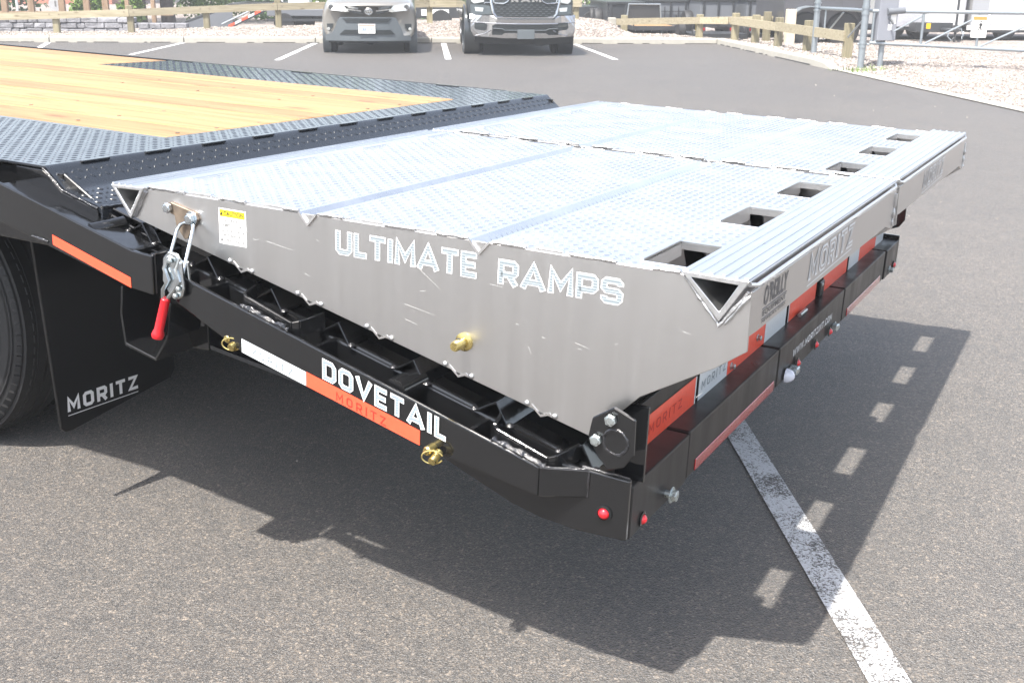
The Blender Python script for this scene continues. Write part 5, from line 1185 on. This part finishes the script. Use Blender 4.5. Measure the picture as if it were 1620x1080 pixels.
MB().tube([(1.5, -.12, .22), (2.25, -.12, .56)], .022, 8).build('ramp_strut', galv, EQ, smooth=True)
MB().box(3.0, 5.2, .1, 1.9, .30, .44).build('frame', dump_black, EQ, bevel=.01)
for x in (3.4, 4.2): yard_wheel(x, -.02, .30, EQ)
MB().box(1.85, 2.9, .3, 1.7, .80, 1.25).build('tool_box', canvas_black, EQ, bevel=.08)
for x, z, m_ in ((3.1, .5, tape_red), (3.6, .52, label_white), (3.3, .62, lamp_red), (3.75, .6, label_white), (2.9, .68, label_white)): MB().box(x, x + .07, -.03, .05, z, z + .16).build('coupling_part', m_, EQ, bevel=.01)
GR = empty('flatbed_trailer', W(-3.2, 3.6, 0), RZ); tag(GR, 'dark trailer with pale grey box seen between timber fence and SUV', 'trailer', 'low flatbed trailers in the yard')
MB().box(-.9, 1.6, 0, 1.8, .42, .58).build('deck', dump_grey, GR, bevel=.01); MB().box(-.4, .1, .2, 1., .60, .82).build('storage_box', white_panel, GR, bevel=.01); MB().box(-.9, 1.6, -.03, 0, .30, .36).build('rear_bar', dump_black, GR)
for x in (-.5, .9): yard_wheel(x, -.02, .25, GR)
GR2 = empty('flatbed_trailer', W(-.2, 5.0, 0), RZ); tag(GR2, 'dark trailer seen low between the SUV and the pickup truck', 'trailer', 'low flatbed trailers in the yard')
MB().box(-1.2, 1.6, 0, 1.8, .34, .62).build('deck', dump_black, GR2, bevel=.01); MB().box(-.2, .5, -.02, 0, .40, .55).build('side_panel', label_white, GR2)
for x in (-.7, .3, 1.2): yard_wheel(x, -.03, .28, GR2)
GR3 = empty('flatbed_trailer', W(3.35, 6.2, 0), RZ); tag(GR3, 'black gooseneck trailer deck just right of the pickup truck', 'trailer', 'low flatbed trailers in the yard')
MB().box(-.3, 1.2, 0, 1.8, .30, .62).build('deck', dump_black, GR3, bevel=.01)
for x in (.1, .8): yard_wheel(x, -.03, .25, GR3)

# ================================================================== STONE WALL, PERGOLA, TREES, BUILDING
SW = empty('stone_wall', W(-7, 3, 0), RZ); tag(SW, 'dry-laid grey stone retaining wall behind the left end of the timber fence', 'wall')
proto = {}
for row in range(3):
    x = -5.5 + (row % 2) * .12
    while x < -.2:
        l = random.uniform(.13, .44); h = .118
        key = round(l, 1)
        mb = MB(); e = lambda a=.012: random.uniform(-a, a)
        z0, z1 = .03 + row * .122, .03 + row * .122 + h; x1 = min(x + l, -.02)
        mb.hexa([(x + .006 + e(), e(.02), z0), (x1 - .006, e(.02), z0), (x1 - .006, .34, z0), (x + .006, .34, z0)], [(x + .006 + e(), e(.02), z1 - abs(e(.022))), (x1 - .006, e(.02), z1 - abs(e(.022))), (x1 - .006, .34, z1), (x + .006, .34, z1)])
        mb.build('stone', stone_mat, SW, bevel=.012); x += l
for row in range(2):
    x = .0
    while x < 1.0:
        l = random.uniform(.25, .35); mb = MB(); mb.box(x + .006, x + l - .006, random.uniform(-.015, .015), .34, .03 + row * .12, .145 + row * .12); mb.build('stone', stone_mat, SW, bevel=.012); x += l
PGL = empty('pergola', W(-9.9, 3.6, 0), RZ); tag(PGL, 'brown timber pergola posts standing behind the grey stone wall', 'pergola')
for i, x in enumerate((-.25, .35, 1.05, 1.62, 2.05, 2.55, 3.15, -.95, -1.6)):
    MB().box(x - (.07 if i < 5 else .045), x + (.07 if i < 5 else .045), 0, .12, .0, 2.3).build('post', brown_v, PGL, bevel=.006)
MB().box(-2, 3.6, -.06, .18, 2.3, 2.45).build('beam', brown_v, PGL, bevel=.006); MB().box(-2, 3.6, .02, .10, .42, .50).build('low_rail', brown_v, PGL)
PL = empty('sign_pole', W(-10.3, 5.0, 0), RZ); tag(PL, 'thin white pole at the far left edge behind the stone wall', 'pole'); MB().cyl((0, 0, 0), (0, 0, 2.6), .03, n=10).build('pole', white_panel, PL, smooth=True)
RS = empty('round_sign', W(-9.55, 5.6, 0), RZ); tag(RS, 'round grey-white sign on a stake between the brown pergola posts', 'sign')
MB().cyl((0, 0, 0), (0, 0, .5), .02, n=8).build('stake', galv, RS); MB().cyl((0, -.02, .62), (0, .0, .62), .17, n=24).build('sign_disc', silver_panel, RS, smooth=True); MB().box(-.02, .02, -.026, -.021, .55, .70).build('sign_mark', label_grey, RS)
def leaves(center, rad, n, size, seed, flat=.75):
    g = np.random.default_rng(seed); C = np.array(center); Rr = np.array(rad)
    ncl = max(8, n // 60); d = g.normal(size=(ncl, 3)); d /= np.linalg.norm(d, axis=1)[:, None]; cl = d * g.uniform(.35, 1., (ncl, 1))
    idx = g.integers(0, ncl, n); P = (cl[idx] + g.normal(0, .16, (n, 3))) * Rr + C
    P = P[P[:, 2] > .02]; n = len(P)
    a = g.normal(size=(n, 3)); a /= np.linalg.norm(a, axis=1)[:, None]; b = np.cross(a, g.normal(size=(n, 3))); b /= np.linalg.norm(b, axis=1)[:, None]; s = size * g.uniform(.6, 1.3, (n, 1))
    V = np.stack([P - a * s, P + b * s * .5, P + a * s, P - b * s * .5], 1).reshape(-1, 3)
    mb = MB(); mb.v = [tuple(x) for x in V]; mb.f = [(4 * i, 4 * i + 1, 4 * i + 2, 4 * i + 3) for i in range(n)]; return mb
def tree(loc, r, h, label, cr, crz, lm, seed, nl=2600, lean=0.1, cz=None, group=None, size=.09):
    t = empty('tree', loc, random.uniform(0, 6)); tag(t, label, 'tree', group)
    random.seed(seed); pts = [(0, 0, -.1), (lean * .2, .02, h * .3), (lean * .6, -.03, h * .65), (lean, 0, h)]
    mb = MB().tube(pts, [r * 1.25, r, r * .8, r * .45], 12)
    for k in range(5):
        a = k * 1.3 + seed; z0 = h * (.45 + .1 * k); q = Vector((lean * .5, 0, z0)); e = q + Vector((math.cos(a) * cr * .6, math.sin(a) * cr * .6, h * .35))
        mb.tube([q, q.lerp(e, .5) + Vector((0, 0, .1)), e], [r * .5, r * .32, r * .12], 7)
    mb.build('trunk', bark, t, smooth=True)
    me = leaves((0, 0, cz or h * 1.1), (cr, cr, crz), nl, size, seed); m2 = bpy.data.meshes.new('crown'); m2.from_pydata(me.v, [], me.f); m2.materials.append(lm)
    o = bpy.data.objects.new('crown', m2); COL.objects.link(o); o.parent = t; return t
tree(W(-8.25, 8.8, 0), .20, 3.2, 'thick dark tree trunk behind the right end of the stone wall', 2.2, 1.4, leafA, 3)
tree(W(-7.55, 9.4, 0), .17, 3.0, 'slimmer dark trunk just right of the thick trunk behind the wall', 2.0, 1.3, leafB, 4, lean=-.2)
tree(W(-9.45, 8.2, 0), .15, 3.0, 'dark trunk seen between the brown pergola posts', 1.8, 1.2, leafA, 5)
tree(W(-8.9, 11.5, 0), .11, 3.4, 'leaning thin tree in front of the pale sky gap behind the wall', 1.6, 1.2, leafB, 6, lean=.9)
tree(W(-12.4, 8.5, 0), .16, 2.6, 'dark green tree at the far left behind the first pergola post', 1.8, 2.0, leafC, 7, cz=1.7, nl=4200)
def bush(loc, rad, label, lm, seed, n=2600, size=.07, group='bushes along the far side of the yard'):
    me = leaves((0, 0, rad[2] * .75), rad, n, size, seed); b = empty('bush', loc, 0); tag(b, label, 'bush', group)
    m2 = bpy.data.meshes.new('foliage'); m2.from_pydata(me.v, [], me.f); m2.materials.append(lm); o = bpy.data.objects.new('foliage', m2); COL.objects.link(o); o.parent = b
    MB().tube([(0, 0, -.05), (.03, 0, rad[2] * .9)], [.05, .015], 7).build('stem', bark, b); return b
bl = [(-9.1, 7.2, (.45, .45, .55), leafB, 'light green bush just right of the round sign'), (-8.1, 7.0, (.35, .35, .5), leafB, 'small bright bush left of the thick tree trunk'),
      (-6.6, 11, (1.3, 1.2, 1.0), leafB, 'pale green bush above the sloping trailer'), (-4.9, 12.5, (1.2, 1.2, 1.1), leafA, 'mid green bush behind the black tool box'), (-3.2, 12, (1.3, 1.2, 1.0), leafB, 'yellow-green bush left of the SUV'),
      (-1, 14, (1.6, 1.3, 1.1), leafA, 'green bush between SUV and pickup'), (5.2, 14, (1.6, 1.3, 1.2), leafB, 'light green bush over the first dump trailer'), (8.2, 14, (1.5, 1.3, 1.2), leafA, 'mid green bush behind the row of dump trailers'),
      (10.6, 14.5, (1.6, 1.3, 1.3), leafB, 'light bush left of the charcoal trailer'), (13, 16, (1.8, 1.4, 1.3), leafC, 'dark bush behind the charcoal trailer')]
for i, (s, t, rad, lm, lab) in enumerate(bl): bush(W(s, t, 0), rad, lab, lm, 20 + i)
far = ['first', 'second', 'third', 'fourth', 'fifth', 'sixth', 'seventh', 'eighth', 'ninth']
for i in range(9):
    s = -8 + i * 4.4
    tree(W(s + random.uniform(-.5, .5), 24 + (i % 3) * 1.5, 0), .25, 3.5, 'leafy tree in the belt beyond the yard, %s from the left' % far[i], 2.8, 3.0, (leafA, leafB, leafC)[i % 3], 40 + i, nl=5200, cz=2.6, group='trees beyond the yard', size=.16)
BD = empty('brick_building', W(-19.5, 30, 0), RZ); tag(BD, 'red brick building far beyond the pergola posts', 'building')
MB().box(-6, 5.4, 0, 8, 0, 5).build('wall', brick_mat, BD); MB().box(-6.2, 5.6, -.2, 8.2, 5, 5.3).build('roof', grey_panel, BD)
for x in np.arange(-5.2, 4.6, 1.9):
    w_ = MB().box(x, x + 1.0, -.02, .02, 1.1, 2.6).build('window', white_panel, BD); MB().box(x + .08, x + .92, -.03, -.02, 1.18, 2.52).build('pane', glass, w_)
